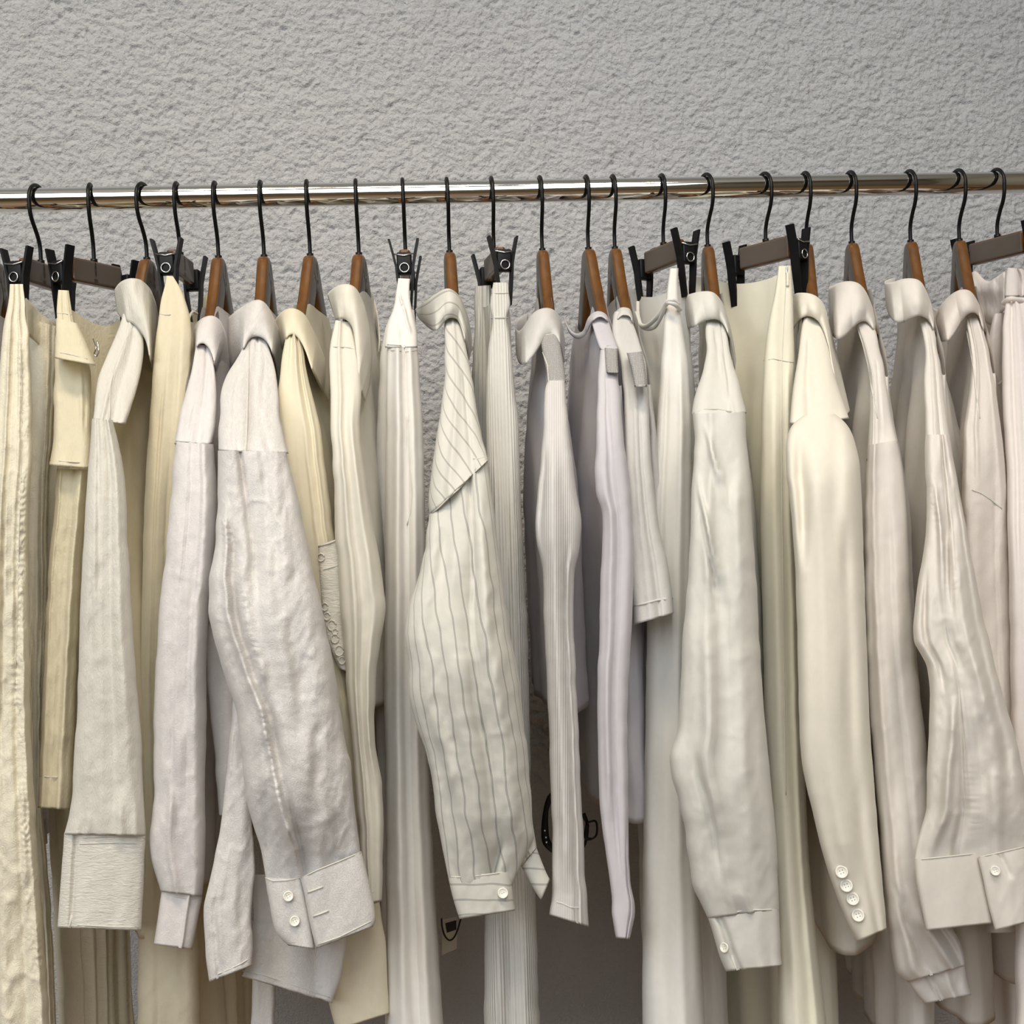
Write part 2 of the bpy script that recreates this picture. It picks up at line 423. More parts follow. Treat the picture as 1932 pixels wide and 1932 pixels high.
CREAM = (0.80, 0.72, 0.55)
WARM = (0.84, 0.79, 0.70)
WHITE = (0.84, 0.82, 0.79)
COOL = (0.80, 0.80, 0.80)
LILAC = (0.78, 0.76, 0.79)
M = dict(
    trou1=fabric('wrinkled_ivory_cotton', (0.87, 0.82, 0.67), 'wrinkle', bump=0.5),
    skirt2=fabric('crinkled_ivory_cotton', (0.85, 0.79, 0.60), 'crinkle', trans=.3, bump=0.45),
    crink=fabric('crinkled_white_cotton', (0.84, 0.82, 0.75), 'crinkle', trans=.3, bump=0.5),
    crinkh=fabric('crinkled_cuff_cotton', (0.84, 0.82, 0.75), 'crinkle_h', bump=0.6),
    linen4=fabric('ivory_linen', (0.86, 0.79, 0.60), 'wrinkle', trans=.3, bump=0.25),
    cot5=fabric('pale_white_cotton', (0.83, 0.80, 0.79), 'wrinkle', bump=0.4, scale=1.5),
    cot6=fabric('crisp_white_cotton', (0.83, 0.81, 0.79), 'wrinkle', bump=0.5, scale=1.6),
    sheer=fabric('sheer_white_voile', (0.82, 0.82, 0.80), 'plain', trans=.45, alpha=0.85),
    cot7=fabric('cream_cotton', (0.85, 0.79, 0.62), 'plain'),
    knit8=fabric('fine_white_knit', (0.84, 0.81, 0.72), 'plain', bump=.3),
    twill9=fabric('smooth_white_twill', (0.83, 0.81, 0.77), 'plain', bump=.2, trans=.12),
    str_v=fabric('striped_linen', (0.76, 0.75, 0.69), 'stripe_v', bump=.5),
    str_h=fabric('striped_linen_across', (0.76, 0.75, 0.69), 'stripe_h', bump=.5),
    str_d=fabric('striped_linen_bias', (0.76, 0.75, 0.69), 'stripe_d', bump=.5),
    rib11=fabric('ribbed_white_knit', (0.80, 0.79, 0.74), 'rib', bump=.5, scale=.8),
    rib12=fabric('soft_ribbed_knit', (0.79, 0.77, 0.75), 'rib', bump=.3, scale=.6),
    jer13=fabric('lilac_white_jersey', (0.74, 0.72, 0.76), 'plain', bump=.25, trans=.3),
    jer14=fabric('white_slub_jersey', (0.77, 0.76, 0.74), 'crinkle', bump=.25, trans=.3),
    mesh=fabric('open_knit_panel', (0.74, 0.72, 0.71), 'mesh', bump=.9),
    crepe15=fabric('smooth_white_crepe', (0.80, 0.79, 0.75), 'plain', bump=.15, trans=.12),
    pop16=fabric('white_poplin', (0.80, 0.79, 0.74), 'plain', bump=.4),
    cream17=fabric('pale_cream_suiting', (0.80, 0.77, 0.64), 'plain', bump=.15, trans=.1),
    blaz18=fabric('cream_suiting', (0.80, 0.76, 0.66), 'plain', bump=.15, trans=.08),
    pop19=fabric('white_poplin_soft', (0.84, 0.80, 0.75), 'plain', bump=.3),
    pop20=fabric('crisp_warm_poplin', (0.86, 0.82, 0.76), 'plain', bump=.35),
    cot21=fabric('blush_white_cotton', (0.86, 0.80, 0.74), 'wrinkle', bump=.3, scale=2),
    jog22=fabric('pale_blush_crepe', (0.86, 0.80, 0.76), 'plain', bump=.2),
    thread=fabric('seam_thread', (0.66, 0.64, 0.57), 'plain', trans=0.05, bump=.3),
)
M['black_metal'] = simple('black_coated_wire', (0.004, 0.004, 0.004), 0.4, spec=.25)
M['black_plastic'] = simple('black_plastic', (0.005, 0.005, 0.006), 0.5, spec=.25)
M['silver'] = simple('spring_steel', (0.6, 0.6, 0.6), 0.25, 1.0)
M['button'] = simple('pearl_button', (0.72, 0.70, 0.63), 0.3, coat=0.2)
M['taupe_sides'] = simple('taupe_side_face', (0.095, 0.075, 0.060), 0.5, coat=0.2)  # greyer taupe for the flat side faces of the hangers
M['hole'] = simple('button_hole', (0.18, 0.16, 0.13), 0.8)
M['print'] = simple('brown_print', (0.02, 0.014, 0.01), 0.6)
M['card'] = simple('grey_card', (0.62, 0.58, 0.46), 0.7)
M['belt'] = simple('black_leather', (0.006, 0.006, 0.006), 0.35)


def chrome():
    m, nt, b, o = newmat('polished_chrome'); b.inputs['Base Color'].default_value = (0.86, 0.84, 0.80, 1)
    b.inputs['Metallic'].default_value = 1; b.inputs['Roughness'].default_value = 0.05
    return m


def wood():
    m, nt, b, o = newmat('lacquered_walnut'); L = nt.links
    tc = nd(nt, 'ShaderNodeTexCoord'); mp = nd(nt, 'ShaderNodeMapping'); L.new(tc.outputs['Object'], mp.inputs[0]); mp.inputs['Scale'].default_value = (40, 40, 6)
    nz = nd(nt, 'ShaderNodeTexNoise'); nz.inputs['Scale'].default_value = 2; nz.inputs['Detail'].default_value = 5; nz.inputs['Distortion'].default_value = .6; L.new(mp.outputs[0], nz.inputs['Vector'])
    r = nd(nt, 'ShaderNodeValToRGB'); r.color_ramp.elements[0].position = .3; r.color_ramp.elements[0].color = (0.085, 0.030, 0.003, 1)
    r.color_ramp.elements[1].position = .75; r.color_ramp.elements[1].color = (0.15, 0.055, 0.005, 1); L.new(nz.outputs[0], r.inputs[0])
    L.new(r.outputs[0], b.inputs['Base Color']); b.inputs['Roughness'].default_value = 0.38
    b.inputs['Coat Weight'].default_value = 0.6; b.inputs['Coat Roughness'].default_value = 0.16; b.inputs['Specular IOR Level'].default_value = .3
    return m


def stucco():
    m, nt, b, o = newmat('rough_stucco'); L = nt.links
    tc = nd(nt, 'ShaderNodeTexCoord')
    n1 = nd(nt, 'ShaderNodeTexNoise'); n1.inputs['Scale'].default_value = 260; n1.inputs['Detail'].default_value = 5; n1.inputs['Roughness'].default_value = .55; n1.inputs['Distortion'].default_value = .5; L.new(tc.outputs['Object'], n1.inputs['Vector'])
    n2 = nd(nt, 'ShaderNodeTexNoise'); n2.inputs['Scale'].default_value = 330; n2.inputs['Detail'].default_value = 3; L.new(tc.outputs['Object'], n2.inputs['Vector'])
    # small pits left in the plaster
    vo = nd(nt, 'ShaderNodeTexVoronoi'); vo.inputs['Scale'].default_value = 75; vo.inputs['Randomness'].default_value = 1; L.new(tc.outputs['Object'], vo.inputs['Vector'])
    pit = nd(nt, 'ShaderNodeMapRange'); pit.inputs['From Min'].default_value = 0.0; pit.inputs['From Max'].default_value = 0.10; L.new(vo.outputs['Distance'], pit.inputs['Value'])
    n3 = nd(nt, 'ShaderNodeTexNoise'); n3.inputs['Scale'].default_value = 3; n3.inputs['Detail'].default_value = 3; L.new(tc.outputs['Object'], n3.inputs['Vector'])
    ma = nd(nt, 'ShaderNodeMath', operation='MULTIPLY_ADD'); L.new(n2.outputs[0], ma.inputs[0]); ma.inputs[1].default_value = .35; L.new(n1.outputs[0], ma.inputs[2])
    mb = nd(nt, 'ShaderNodeMath', operation='MULTIPLY_ADD'); L.new(pit.outputs[0], mb.inputs[0]); mb.inputs[1].default_value = .18; L.new(ma.outputs[0], mb.inputs[2])
    r = nd(nt, 'ShaderNodeMapRange'); r.inputs['To Min'].default_value = .93; r.inputs['To Max'].default_value = 1.05; L.new(n3.outputs[0], r.inputs['Value'])
    cb = nd(nt, 'ShaderNodeRGB'); cb.outputs[0].default_value = (0.445, 0.444, 0.450, 1)
    sc = nd(nt, 'ShaderNodeVectorMath', operation='SCALE'); L.new(cb.outputs[0], sc.inputs[0]); L.new(r.outputs[0], sc.inputs['Scale'])
    L.new(sc.outputs[0], b.inputs['Base Color']); b.inputs['Roughness'].default_value = .8; b.inputs['Specular IOR Level'].default_value = .3
    bp = nd(nt, 'ShaderNodeBump'); bp.inputs['Strength'].default_value = .85; bp.inputs['Distance'].default_value = .0042
    L.new(mb.outputs[0], bp.inputs['Height']); L.new(bp.outputs[0], b.inputs['Normal'])
    return m


def floor_mat():
    m, nt, b, o = newmat('brown_floor'); L = nt.links
    tc = nd(nt, 'ShaderNodeTexCoord'); mp = nd(nt, 'ShaderNodeMapping'); L.new(tc.outputs['Object'], mp.inputs[0]); mp.inputs['Scale'].default_value = (2, 14, 1)
    nz = nd(nt, 'ShaderNodeTexNoise'); nz.inputs['Scale'].default_value = 3; nz.inputs['Detail'].default_value = 5; L.new(mp.outputs[0], nz.inputs['Vector'])
    r = nd(nt, 'ShaderNodeValToRGB'); r.color_ramp.elements[0].color = (0.12, 0.06, 0.025, 1); r.color_ramp.elements[1].color = (0.34, 0.2, 0.09, 1); L.new(nz.outputs[0], r.inputs[0])
    L.new(r.outputs[0], b.inputs['Base Color']); b.inputs['Roughness'].default_value = .4
    return m


M['chrome'] = chrome(); M['wood'] = wood(); M['stucco'] = stucco(); M['floor'] = floor_mat()

# ------------------------------------------------------------------ setting
WALLY = 0.36


def build_wall():
    x0, x1, z0, z1 = -1.05, 1.1, 0.0, 4.6
    xs = np.r_[-3.6, np.arange(-3.5, x0, .1), np.arange(x0, x1 + 1e-6, 0.0022), np.arange(x1 + .08, 3.6, .1), 3.6]; zs = np.r_[np.arange(0, 0.97, 0.03), np.arange(0.98, 2.38, 0.0022), np.arange(2.42, z1, 0.1), z1]
    X, Z = np.meshgrid(xs, zs)
    wx = X + .004 * vn(X / .012, Z / .012, 77); wz = Z + .004 * vn(X / .012, Z / .012, 78)
    a = vn(wx / .0095 + wz / .02, wz / .0068, 5) + .5 * vn(wx / .0055, wz / .0045, 6); b = vn(wx / .0065 + wz / .02, wz / .005, 9)
    h = 0.0026 * (1 - np.exp(-(a / .26) ** 2)) + 0.0012 * b + .0010 * fbm(X / .03, Z / .025, 3, 2)
    h = h - 0.0022 * (np.clip(vn(wx / .008, wz / .0065, 44) - 0.55, 0, .25) / .25)
    inside = np.clip(np.minimum(np.minimum(X - x0, x1 - X), np.minimum(Z - .98, 2.38 - Z)) / .04, 0, 1); h = h * inside + .002 * (1 - inside)
    P = np.stack([X, WALLY - h, Z], -1).reshape(-1, 3)
    w = mesh_obj('wall_back', P, grid_faces(len(zs), len(xs))[:, ::1], M['stucco'], None, origin=(0, WALLY, 0))
    w['kind'] = 'structure'; return w


build_wall()
def slab(name, c, h, mat):
    V, F = box_mesh(*h); o = mesh_obj(name, np.array(V) + np.array(c), F, mat, None, origin=c, smooth=False); o['kind'] = 'structure'


M['ceiling'] = simple('ceiling_paint', (0.55, 0.54, 0.5), .9); M['shop_wall'] = simple('shop_wall_paint', (0.30, 0.26, 0.19), .8)
slab('ceiling', (0, -1.95, 4.62), (3.6, 2.6, .02), M['ceiling'])
slab('wall_front', (0, -4.4, 2.3), (3.6, .03, 2.3), M['shop_wall'])
slab('wall_left', (-3.6, -1.95, 2.3), (.03, 2.4, 2.3), M['shop_wall'])
slab('wall_right', (3.6, -1.95, 2.3), (.03, 2.4, 2.3), M['shop_wall'])
V, F = box_mesh(3.6, 2.4, 0.02)
fl = mesh_obj('floor', np.array(V) + np.array([0, -1.95, -0.02]), F, M['floor'], None, origin=(0, -1.95, -0.02), smooth=False); fl['kind'] = 'structure'

# ------------------------------------------------------------------ rack
RR = 0.0135
rack = thing('clothes_rack', 'chrome clothes rail running across the stucco wall', 'clothes rack', (0, 0, 0))
V, F = tube([(-1.3, 0, RAILZ), (-.6, 0, RAILZ), (0, 0, RAILZ), (.6, 0, RAILZ), (1.4, 0, RAILZ)], RR, 48)
mesh_obj('rail', V, F, M['chrome'], rack)
for sx in (-1.3, 1.4):
    V, F = tube([(sx, 0, 0.03), (sx, 0, .9), (sx, 0, RAILZ + .02)], 0.014, 24); mesh_obj('post', V, F, M['chrome'], rack)
    V, F = tube([(sx, -.3, 0.015), (sx, 0, 0.015), (sx, .3, 0.015)], 0.014, 16); mesh_obj('foot', V, F, M['chrome'], rack)

# ------------------------------------------------------------------ hangers
def frame(hx, yaw):
    """hanger frame: s runs towards the camera, l to the right"""
    x = rail_x(hx); y = -math.radians(yaw)
    es = np.array([math.sin(y), -math.cos(y), 0.0]); el = np.array([math.cos(y), math.sin(y), 0.0])
    return x, es, el


def loc(fr, s, l, z):
    x, es, el = fr
    return np.array([x, 0, RAILZ]) + es * s + el * l + np.array([0, 0, z])


HO = [(0, 0), (.008, -.0008), (.013, -.005), (.022, -.021), (.034, -.042), (.05, -.066), (.07, -.092), (.09, -.116), (.11, -.138), (.13, -.160), (.2, -.236)]
ARM = .100
NECKZ = -0.072


def zshoulder(s):
    return NECKZ + float(np.interp(abs(s), [a for a, b in HO], [b for a, b in HO]))


def _arm_table():
    T = []
    for s in np.linspace(.01, .132, 40):
        d = np.array([.12, -s, RAILZ + zshoulder(s)]) - CAM; T.append((966 - FPX * (d @ UP) / (d @ fwd), -s))
    return T


ARMT = _arm_table()


def arm_Y(py):
    """how far forward the hanger arm is at a picture height"""
    return float(np.interp(py, [a for a, b in ARMT], [b for a, b in ARMT]))


def ysh(pe, ye):
    T = [(a, b - .008) for a, b in ARMT if a > 540 and a < pe - 75]
    return T + [(pe - 55, ye + .014), (pe, ye)]


def hook(fr, parent, ztop=NECKZ, hy=0.0):
    rc = 0.0215; fr = (fr[0],) + frame(0, hy)[1:]
    rc = 0.0215; wr = 0.0023; zc = RR + 2 * wr - rc - wr + 0.0
    pts = []
    for a in np.linspace(14, 180 + 8, 26):
        r = math.radians(a); pts.append((-rc * math.cos(r), zc + rc * math.sin(r)))
    pts += [(.0205, zc - .012), (.0165, zc - .022), (.009, zc - .032), (.003, zc - .042), (.0005, zc - .050), (0, zc - .06), (0, ztop - .004)]
    P = spline([loc(fr, s, 0, z) for s, z in pts], 110)
    V, F = tube(P, wr, 12); mesh_obj('hook', V, F, M['black_metal'], parent)
    V, F = tube([loc(fr, 0, 0, ztop + .0025), loc(fr, 0, 0, ztop - .002)], .004, 14); mesh_obj('hook_collar', V, F, M['black_metal'], parent)


def emblem(fr, parent, s0, z0, l0, sc=1.0):
    """printed mark: slim pointed lozenge with a core line, and a little lettered box below"""
    V = []; F = []

    def quad(a, b, c, d):
        i = len(V); V.extend([loc(fr, s0 - p[0] * sc, l0, z0 + p[1] * sc) for p in (a, b, c, d)]); F.append((i, i + 1, i + 2, i + 3))
    for sg in (-1, 1):
        quad((0, .0105), (sg * .0004, .0105), (sg * .0013, .003), (sg * .0007, .003))
        quad((sg * .0007, .003), (sg * .0013, .003), (sg * .0014, -.003), (sg * .0008, -.003))
        quad((sg * .0008, -.003), (sg * .0014, -.003), (sg * .0003, -.0085), (0, -.0085))
    quad((-.0004, .0095), (.0004, .0095), (.0005, .001), (-.0005, .001))
    quad((-.0004, -.001), (.0004, -.001), (.0004, -.008), (-.0004, -.008))
    # lettered box
    quad((-.0026, -.0110), (.0026, -.0110), (.0026, -.0115), (-.0026, -.0115)); quad((-.0026, -.0148), (.0026, -.0148), (.0026, -.0153), (-.0026, -.0153))
    quad((-.0026, -.0110), (-.0022, -.0110), (-.0022, -.0153), (-.0026, -.0153)); quad((.0022, -.0110), (.0026, -.0110), (.0026, -.0153), (.0022, -.0153))
    for k in range(5):
        a = -.0018 + k * .0008; quad((a, -.0122), (a + .0004, -.0122), (a + .0004, -.0141), (a, -.0141))
    mesh_obj('printed_emblem', V, F, M['print'], parent, smooth=False)


def taupe_sides(ob, fr):
    """flat side faces get a greyer taupe material than the edges"""
    ob.data.materials.append(M['taupe_sides']); el = Vector(fr[2])
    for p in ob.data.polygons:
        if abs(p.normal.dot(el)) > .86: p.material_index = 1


def aim(hx, tx):
    """turn of a hanger whose near arm tip is seen at column tx"""
    best = None
    for y in np.arange(-30, 30, .5):
        P = loc(frame(hx, y), ARM, 0, zshoulder(ARM)); d = P - CAM; c = 966 + FPX * (d @ RT) / (d @ fwd)
        if best is None or abs(c - tx) < best[0]: best = (abs(c - tx), y)
    return best[1]


def wood_hanger(hx, tx, label, group='wooden garment hangers on the rail', mark=True, hy=0.0):
    fr = frame(hx, aim(hx, tx)); t = thing('wooden_hanger', label, 'hanger', (fr[0], 0, RAILZ), group)
    hook(fr, t, hy=hy)
    # arched body, one sweep from tip to tip
    st = np.r_[np.linspace(-ARM, -.015, 26), np.linspace(-.012, .012, 9), np.linspace(.015, ARM, 26)]
    V = []; sec = 20
    for s in st:
        z = zshoulder(s); sl = (zshoulder(abs(s) + .004) - zshoulder(max(abs(s) - .004, 0))) / .008
        nrm = np.array([-sl, 1.0]); nrm /= np.linalg.norm(nrm)
        if abs(s) < 1e-9: nrm = np.array([0, 1.0])
        depth = .029 if abs(s) > .03 else .029 + (.03 - abs(s)) / .03 * .016
        sg = 1 if s >= 0 else -1
        o = np.array([abs(s), z]); i = o - nrm * depth
        if i[0] < 0.0: i = o - nrm * min(depth, abs(o[0] / max(nrm[0], 1e-6))); i[1] = NECKZ - .046 if abs(s) < .02 else i[1]
        tk = .0076 - min(abs(s), .13) * .010
        for k in range(sec):
            a = 2 * math.pi * k / sec
            c = math.copysign(abs(math.cos(a)) ** .45, math.cos(a)); d = math.copysign(abs(math.sin(a)) ** .45, math.sin(a))
            q = i + (o - i) * (.5 + .5 * c)
            V.append(loc(fr, sg * q[0], tk * d, q[1]))
    F = grid_faces(len(st), sec, True)
    ob = mesh_obj('arched_body', V, F, M['wood'], t); taupe_sides(ob, fr)
    V = [loc(fr, s, l, z) for (s, l, z) in [tuple(p) for p in tube([(-.11, 0, -.225), (0, 0, -.226), (.11, 0, -.225)], .0055, 12)[0]]]
    mesh_obj('trouser_bar', V, tube([(-.11, 0, 0), (0, 0, 0), (.11, 0, 0)], .0055, 12)[1], M['wood'], t)
    if mark: emblem(fr, t, 0.0, NECKZ - .018, .0077)
    return fr


def clip_hanger(hx, yaw, label, L=.046, zc=-.086, hl=.034, mark=True, tilt=0.0, lean=(0, 0), hy=0.0):
    fr = frame(hx, yaw); t = thing('clip_hanger', label, 'hanger', (fr[0], 0, RAILZ), 'clip hangers on the rail')
    hook(fr, t, ztop=zc + .015, hy=hy)
    Vb, Fb = box_mesh(hl, .0062, .0138, .003)
    taupe_sides(mesh_obj('wooden_block', [loc(fr, a, b, zc + c) for a, b, c in Vb], Fb, M['wood'], t, smooth=False), fr)
    if mark: emblem(fr, t, 0.004, zc + .003, .0066, .95)
    V, F = tube([(-L - .006, 0, 0), (0, 0, 0), (L + .006, 0, 0)], .0022, 10)
    mesh_obj('slide_wire', [loc(fr, p[0], p[1], zc + p[2]) for p in V], F, M['silver'], t)
    for sgn, ln in ((1, lean[0]), (-1, lean[1])):
        s0 = sgn * L
        cl = mesh_obj('clip', [loc(fr, s0 + a, b + ln * c, zc - .006 + c) for a, b, c in box_mesh(.0065, .0085, .0125, .002)[0]], box_mesh(.0065, .0085, .0125, .002)[1], M['black_plastic'], t)
        for sd in (-1, 1):
            prof = [(.0165, .022), (.0128, .006), (.0095, -.010), (.0085, -.024), (.0060, -.050), (.0052, -.058)]
            Va = []; nP = len(prof)
            for (l, z) in prof:
                w = .0056 if z > -.03 else .0048; th = .0014
                for ds, dl in ((-w, -th), (w, -th), (w, th), (-w, th)): Va.append(loc(fr, s0 + ds, sd * l + dl + ln * z, zc + z))
            Fa = []
            for i in range(nP - 1):
                for k in range(4): k2 = (k + 1) % 4; Fa.append((i * 4 + k, i * 4 + k2, (i + 1) * 4 + k2, (i + 1) * 4 + k))
            Fa += [(3, 2, 1, 0), tuple((nP - 1) * 4 + k for k in range(4))]
            mesh_obj('clip_arm', Va, Fa, M['black_plastic'], cl, smooth=False)
        ring = [(s0 + sgn * .0078, .0052 * math.cos(a), zc - .012 + .0052 * math.sin(a)) for a in np.linspace(0, 2 * math.pi, 18, endpoint=False)]
        V, F = tube([loc(fr, *p) for p in ring], .0008, 6, closed=True); mesh_obj('spring', V, F, M['silver'], cl)
        V, F = tube([loc(fr, s0 + sgn * .007, -.011, zc + .004), loc(fr, s0 + sgn * .007, 0, zc + .002), loc(fr, s0 + sgn * .007, .011, zc + .004)], .0009, 6); mesh_obj('spring', V, F, M['silver'], cl)
    return fr


def body(name, parent, mat, fr, s0, s1, ztop, zhem, w0, w1, seed=1, waves=(7, .006), loff=(0, 0), open_top=False, hemtilt=0.0, m=150, step=.009, uvk=1.0, wr=1.0, shape=.45, flare=.22, squeeze=0.0):
    """garment body hanging in the hanger plane: flat tube from s0 (far) to s1 (near)"""
    zmax = max(ztop(s) for s in np.linspace(s0, s1, 21)); n = max(10, int((zmax - zhem) / step))
    th = np.linspace(0, 2 * np.pi, m, endpoint=False)
    cs = np.cos(th); u = np.sign(cs) * np.abs(cs) ** .62; sn = np.sin(th); v = np.sign(sn) * np.abs(sn) ** shape
    S = (s0 + s1) / 2 + u * (s1 - s0) / 2
    zt = np.array([ztop(s) if v_ >= 0 else ztop(s) for s, v_ in zip(S, v)])
    try: zt = np.array([ztop(s, v_) for s, v_ in zip(S, v)])
    except TypeError: pass
    t = np.linspace(0, 1, n)[:, None]
    zh = zhem + hemtilt * (S - s1)
    Z = zt[None, :] + (zh - zt)[None, :] * t
    dd = np.clip((zt[None, :] - Z) / flare, 0, 1); dd = dd * dd * (3 - 2 * dd)
    w = (w0 + (w1 * .82 - w0) * dd) * np.sqrt(1 - .8 * np.abs(u[None, :]) ** 5)
    Sg = np.tile(S[None, :], (n, 1))
    if squeeze: Sg = (s0 + s1) / 2 + (Sg - (s0 + s1) / 2) * (1 - squeeze * (1 - dd))
    rs = np.random.RandomState(seed); ph = rs.uniform(0, 6.28, 3)
    wv = np.sin(Sg / (s1 - s0) * 2 * np.pi * waves[0] / 2 + ph[0] + .9 * fbm(Sg / .09, Z / .5, seed, 1)) + .5 * np.sin(Sg / (s1 - s0) * 2 * np.pi * waves[0] * .83 + ph[1])
    l = v[None, :] * w + waves[1] * wv * dd * 0.8 * (1 - np.abs(u[None, :]) ** 6) + wr * .0014 * fbm(Sg / .03, Z / .05, seed + 9, 3)
    lo = loff[0] + (loff[1] - loff[0]) * np.clip((zmax - Z) / (zmax - zhem), 0, 1)
    l = l + lo
    P = np.empty((n, m, 3)); x, es, el = fr
    P[:] = np.array([x, 0, RAILZ]); P += Sg[..., None] * es + l[..., None] * el; P[..., 2] += Z
    uv = np.stack([np.abs(np.tile(th[None, :], (n, 1)) / np.pi - 1) * (s1 - s0) * uvk, Z], -1).reshape(-1, 2)
    P = P.reshape(-1, 3)
    last = P[-m:]; cen = last.mean(0)
    l2 = last + np.array([0, 0, .001]); P = np.concatenate([P, cen + (l2 - cen) * .985, cen + (last - cen) * .97 + np.array([0, 0, .03])]); uv = np.concatenate([uv, uv[-m:], uv[-m:]])
    return mesh_obj(name, P, grid_faces(n + 2, m, True), mat, parent, uv=uv)


def zpx(px, py, Y): return float(at(np.array(float(px)), np.array(float(py)), np.array(Y))[2]) - RAILZ


def shirt_top(scoop=0.0, side=1, nw=.066, lift=0.004, back=0.0):
    def f(s, v=0.0):
        z = zshoulder(max(abs(s), nw * .8)) + lift
        if abs(s) < nw:
            k = 1 - (s / nw) ** 2
            z += back * k
            if v * side > 0: z -= scoop * k * min(1, abs(v) * 1.5)
        return z
    return f


def button(parent, px, py, Y, r=.0055, mat='button', holes=4, tilt=(0, 0), ang=.4):
    """round button with raised rim and sewing holes, facing out of the cloth"""
    c = at(np.array(float(px)), np.array(float(py)), np.array(Y)); d = (CAM - c); d /= np.linalg.norm(d)
    d = d + np.array([tilt[0], 0, tilt[1]]); d /= np.linalg.norm(d)
    a = np.cross([0, 0, 1.0], d); a /= np.linalg.norm(a); b = np.cross(d, a)
    prof = [(0, .0006), (.55, .0006), (.68, .0010), (.80, .0016), (.92, .0017), (1.0, .0011), (1.0, -.0005), (0, -.0008)]
    seg = 24; V = []
    for (q, h) in prof:
        for k in range(seg):
            t = 2 * math.pi * k / seg; V.append(c + d * (h * r / .0055) + r * q * (math.cos(t) * a + math.sin(t) * b))
    F = [tuple(x) for x in grid_faces(len(prof), seg, True)]
    mi = [0] * len(F)
    pts = [(.22, .22), (-.22, .22), (-.22, -.22), (.22, -.22)] if holes == 4 else [(.2, 0), (-.2, 0)]
    for (x, y) in pts:
        x, y = x * math.cos(ang) - y * math.sin(ang), x * math.sin(ang) + y * math.cos(ang)
        i = len(V)
        for k in range(8):
            t = 2 * math.pi * k / 8; V.append(c + d * (.00075 * r / .0055) + r * ((x + .085 * math.cos(t)) * a + (y + .085 * math.sin(t)) * b))
        F.append(tuple(range(i, i + 8))); mi.append(1)
    ob = mesh_obj('button', V, F, None, parent, mats=[M[mat], M['hole']], midx=mi)
    return ob


def cord(name, parent, mat, pts, r=.0011, n=60, seg=8):
    """thin cord, piping or stitched seam through (px, py, Y) points"""
    P = spline([at(np.array(float(a)), np.array(float(b)), np.array(c)) for a, b, c in pts], n)
    V, F = tube(P, r, seg); return mesh_obj(name, V, F, mat, parent)


def seam(ob, pts, r=.0005, parent=None, mat=None, off=.0003, name='seam'):
    """raised stitched seam laid on the face of a cloth part"""
    P = []
    for (a, b), (c, d) in zip(pts[:-1], pts[1:]):
        k = max(2, int(math.hypot(c - a, d - b) / 14))
        for t in np.linspace(0, 1, k, endpoint=False):
            x = a + (c - a) * t; y = b + (d - b) * t; P.append(at(np.array(x), np.array(y), np.array(on(ob, x, y, off))))
    x, y = pts[-1]; P.append(at(np.array(float(x)), np.array(float(y)), np.array(on(ob, x, y, off))))
    P = np.array(P); V, F = tube(P, r, 6); return mesh_obj(name, V, F, mat or M['thread'], parent or ob)


def btn(ob, px, py, r=.0055, **k): return button(ob, px, py, on(ob, px, py, .0016), r, **k)


def garment(name, label, cat, fr): return thing(name, label, cat, (fr[0], 0, RAILZ))

# ------------------------------------------------------------------ garments, left to right
# --- shirt at the left edge of the photo
fr = wood_hanger(-12, -50, 'wooden hanger cut off by the left edge of the photo')
g = garment('shirt', 'white shirt mostly cut off at the left edge of the photo', 'shirt', fr)
body('body', g, M['cot5'], fr, -.18, .155, shirt_top(), -.75, .008, .022, 3, loff=(0, -.005))

# --- 1 ivory crinkled trousers on the first clip hanger
fr = clip_hanger(72, 17, 'clip hanger holding the ivory gathered trousers, leftmost clip hanger', hy=10, L=.044, zc=-.0875)
g = garment('trousers', 'wrinkled ivory trousers with gathered waist hanging at the far left', 'trousers', fr)
body('far_leg', g, M['trou1'], (fr[0] + .012, fr[1], fr[2]), -.075, .03, lambda s: -.128 - .028 * (1 - ((s + .02) / .06) ** 2), -1.5, .010, .030, 11, waves=(16, .006), flare=.3, uvk=1)
loft('gathered_back', g, M['trou1'], [(52, 600, 108, 616), (56, 660, 106, 660), (58, 800, 99, 800), (50, 946, 88, 946), (48, 1093, 90, 1064), (50, 1180, 88, 1180), (54, 1366, 80, 1366), (56, 1527, 80, 1527), (70, 1700, 95, 1700), (80, 1990, 110, 1990)], [(600, -.03), (1990, -.06)], [(600, .012), (1990, .02)], seed=92, rf=(14, 4), wr=(1.5, 1.2))
lg = loft('near_leg', g, M['trou1'], [(18, 536, 43, 536), (17, 567, 45, 560), (8, 605, 50, 600), (2, 650, 56, 640), (-8, 800, 60, 800), (-14, 890, 60, 890), (-18, 946, 53, 946), (-22, 1090, 54, 1090), (-26, 1366, 58, 1366), (-26, 1454, 62, 1454), (-24, 1630, 73, 1630), (-20, 1805, 85, 1805), (-15, 1990, 98, 1990)],
          [(530, -.07), (620, -.12), (900, -.17), (1990, -.2)], [(530, .006), (620, .018), (900, .035), (1990, .045)], seed=2, rf=(7, 3), wr=(1.5, 2.2), step=3, m=150, pucker=[([(36, 640), (44, 760), (46, 850), (42, 930), (40, 1040), (36, 1160), (30, 1290), (40, 1450), (48, 1560), (60, 1700), (75, 1820)], 1.2, 11)], folds=[(.45, .2, -3, .12, .1, 1)])
seam(lg, [(38, 640), (42, 760), (40, 880), (36, 1000), (34, 1130), (28, 1290)])
# pull-up gathered waistband between the two clips
ribbon('waistband', g, M['trou1'], [(48, 563, 52, 630, -.06, -.07), (60, 575, 62, 640, -.05, -.055), (75, 592, 77, 655, -.035, -.04), (92, 604, 95, 655, -.02, -.02), (106, 612, 110, 660, .0, .0)], wr=2.5, thick=.002)

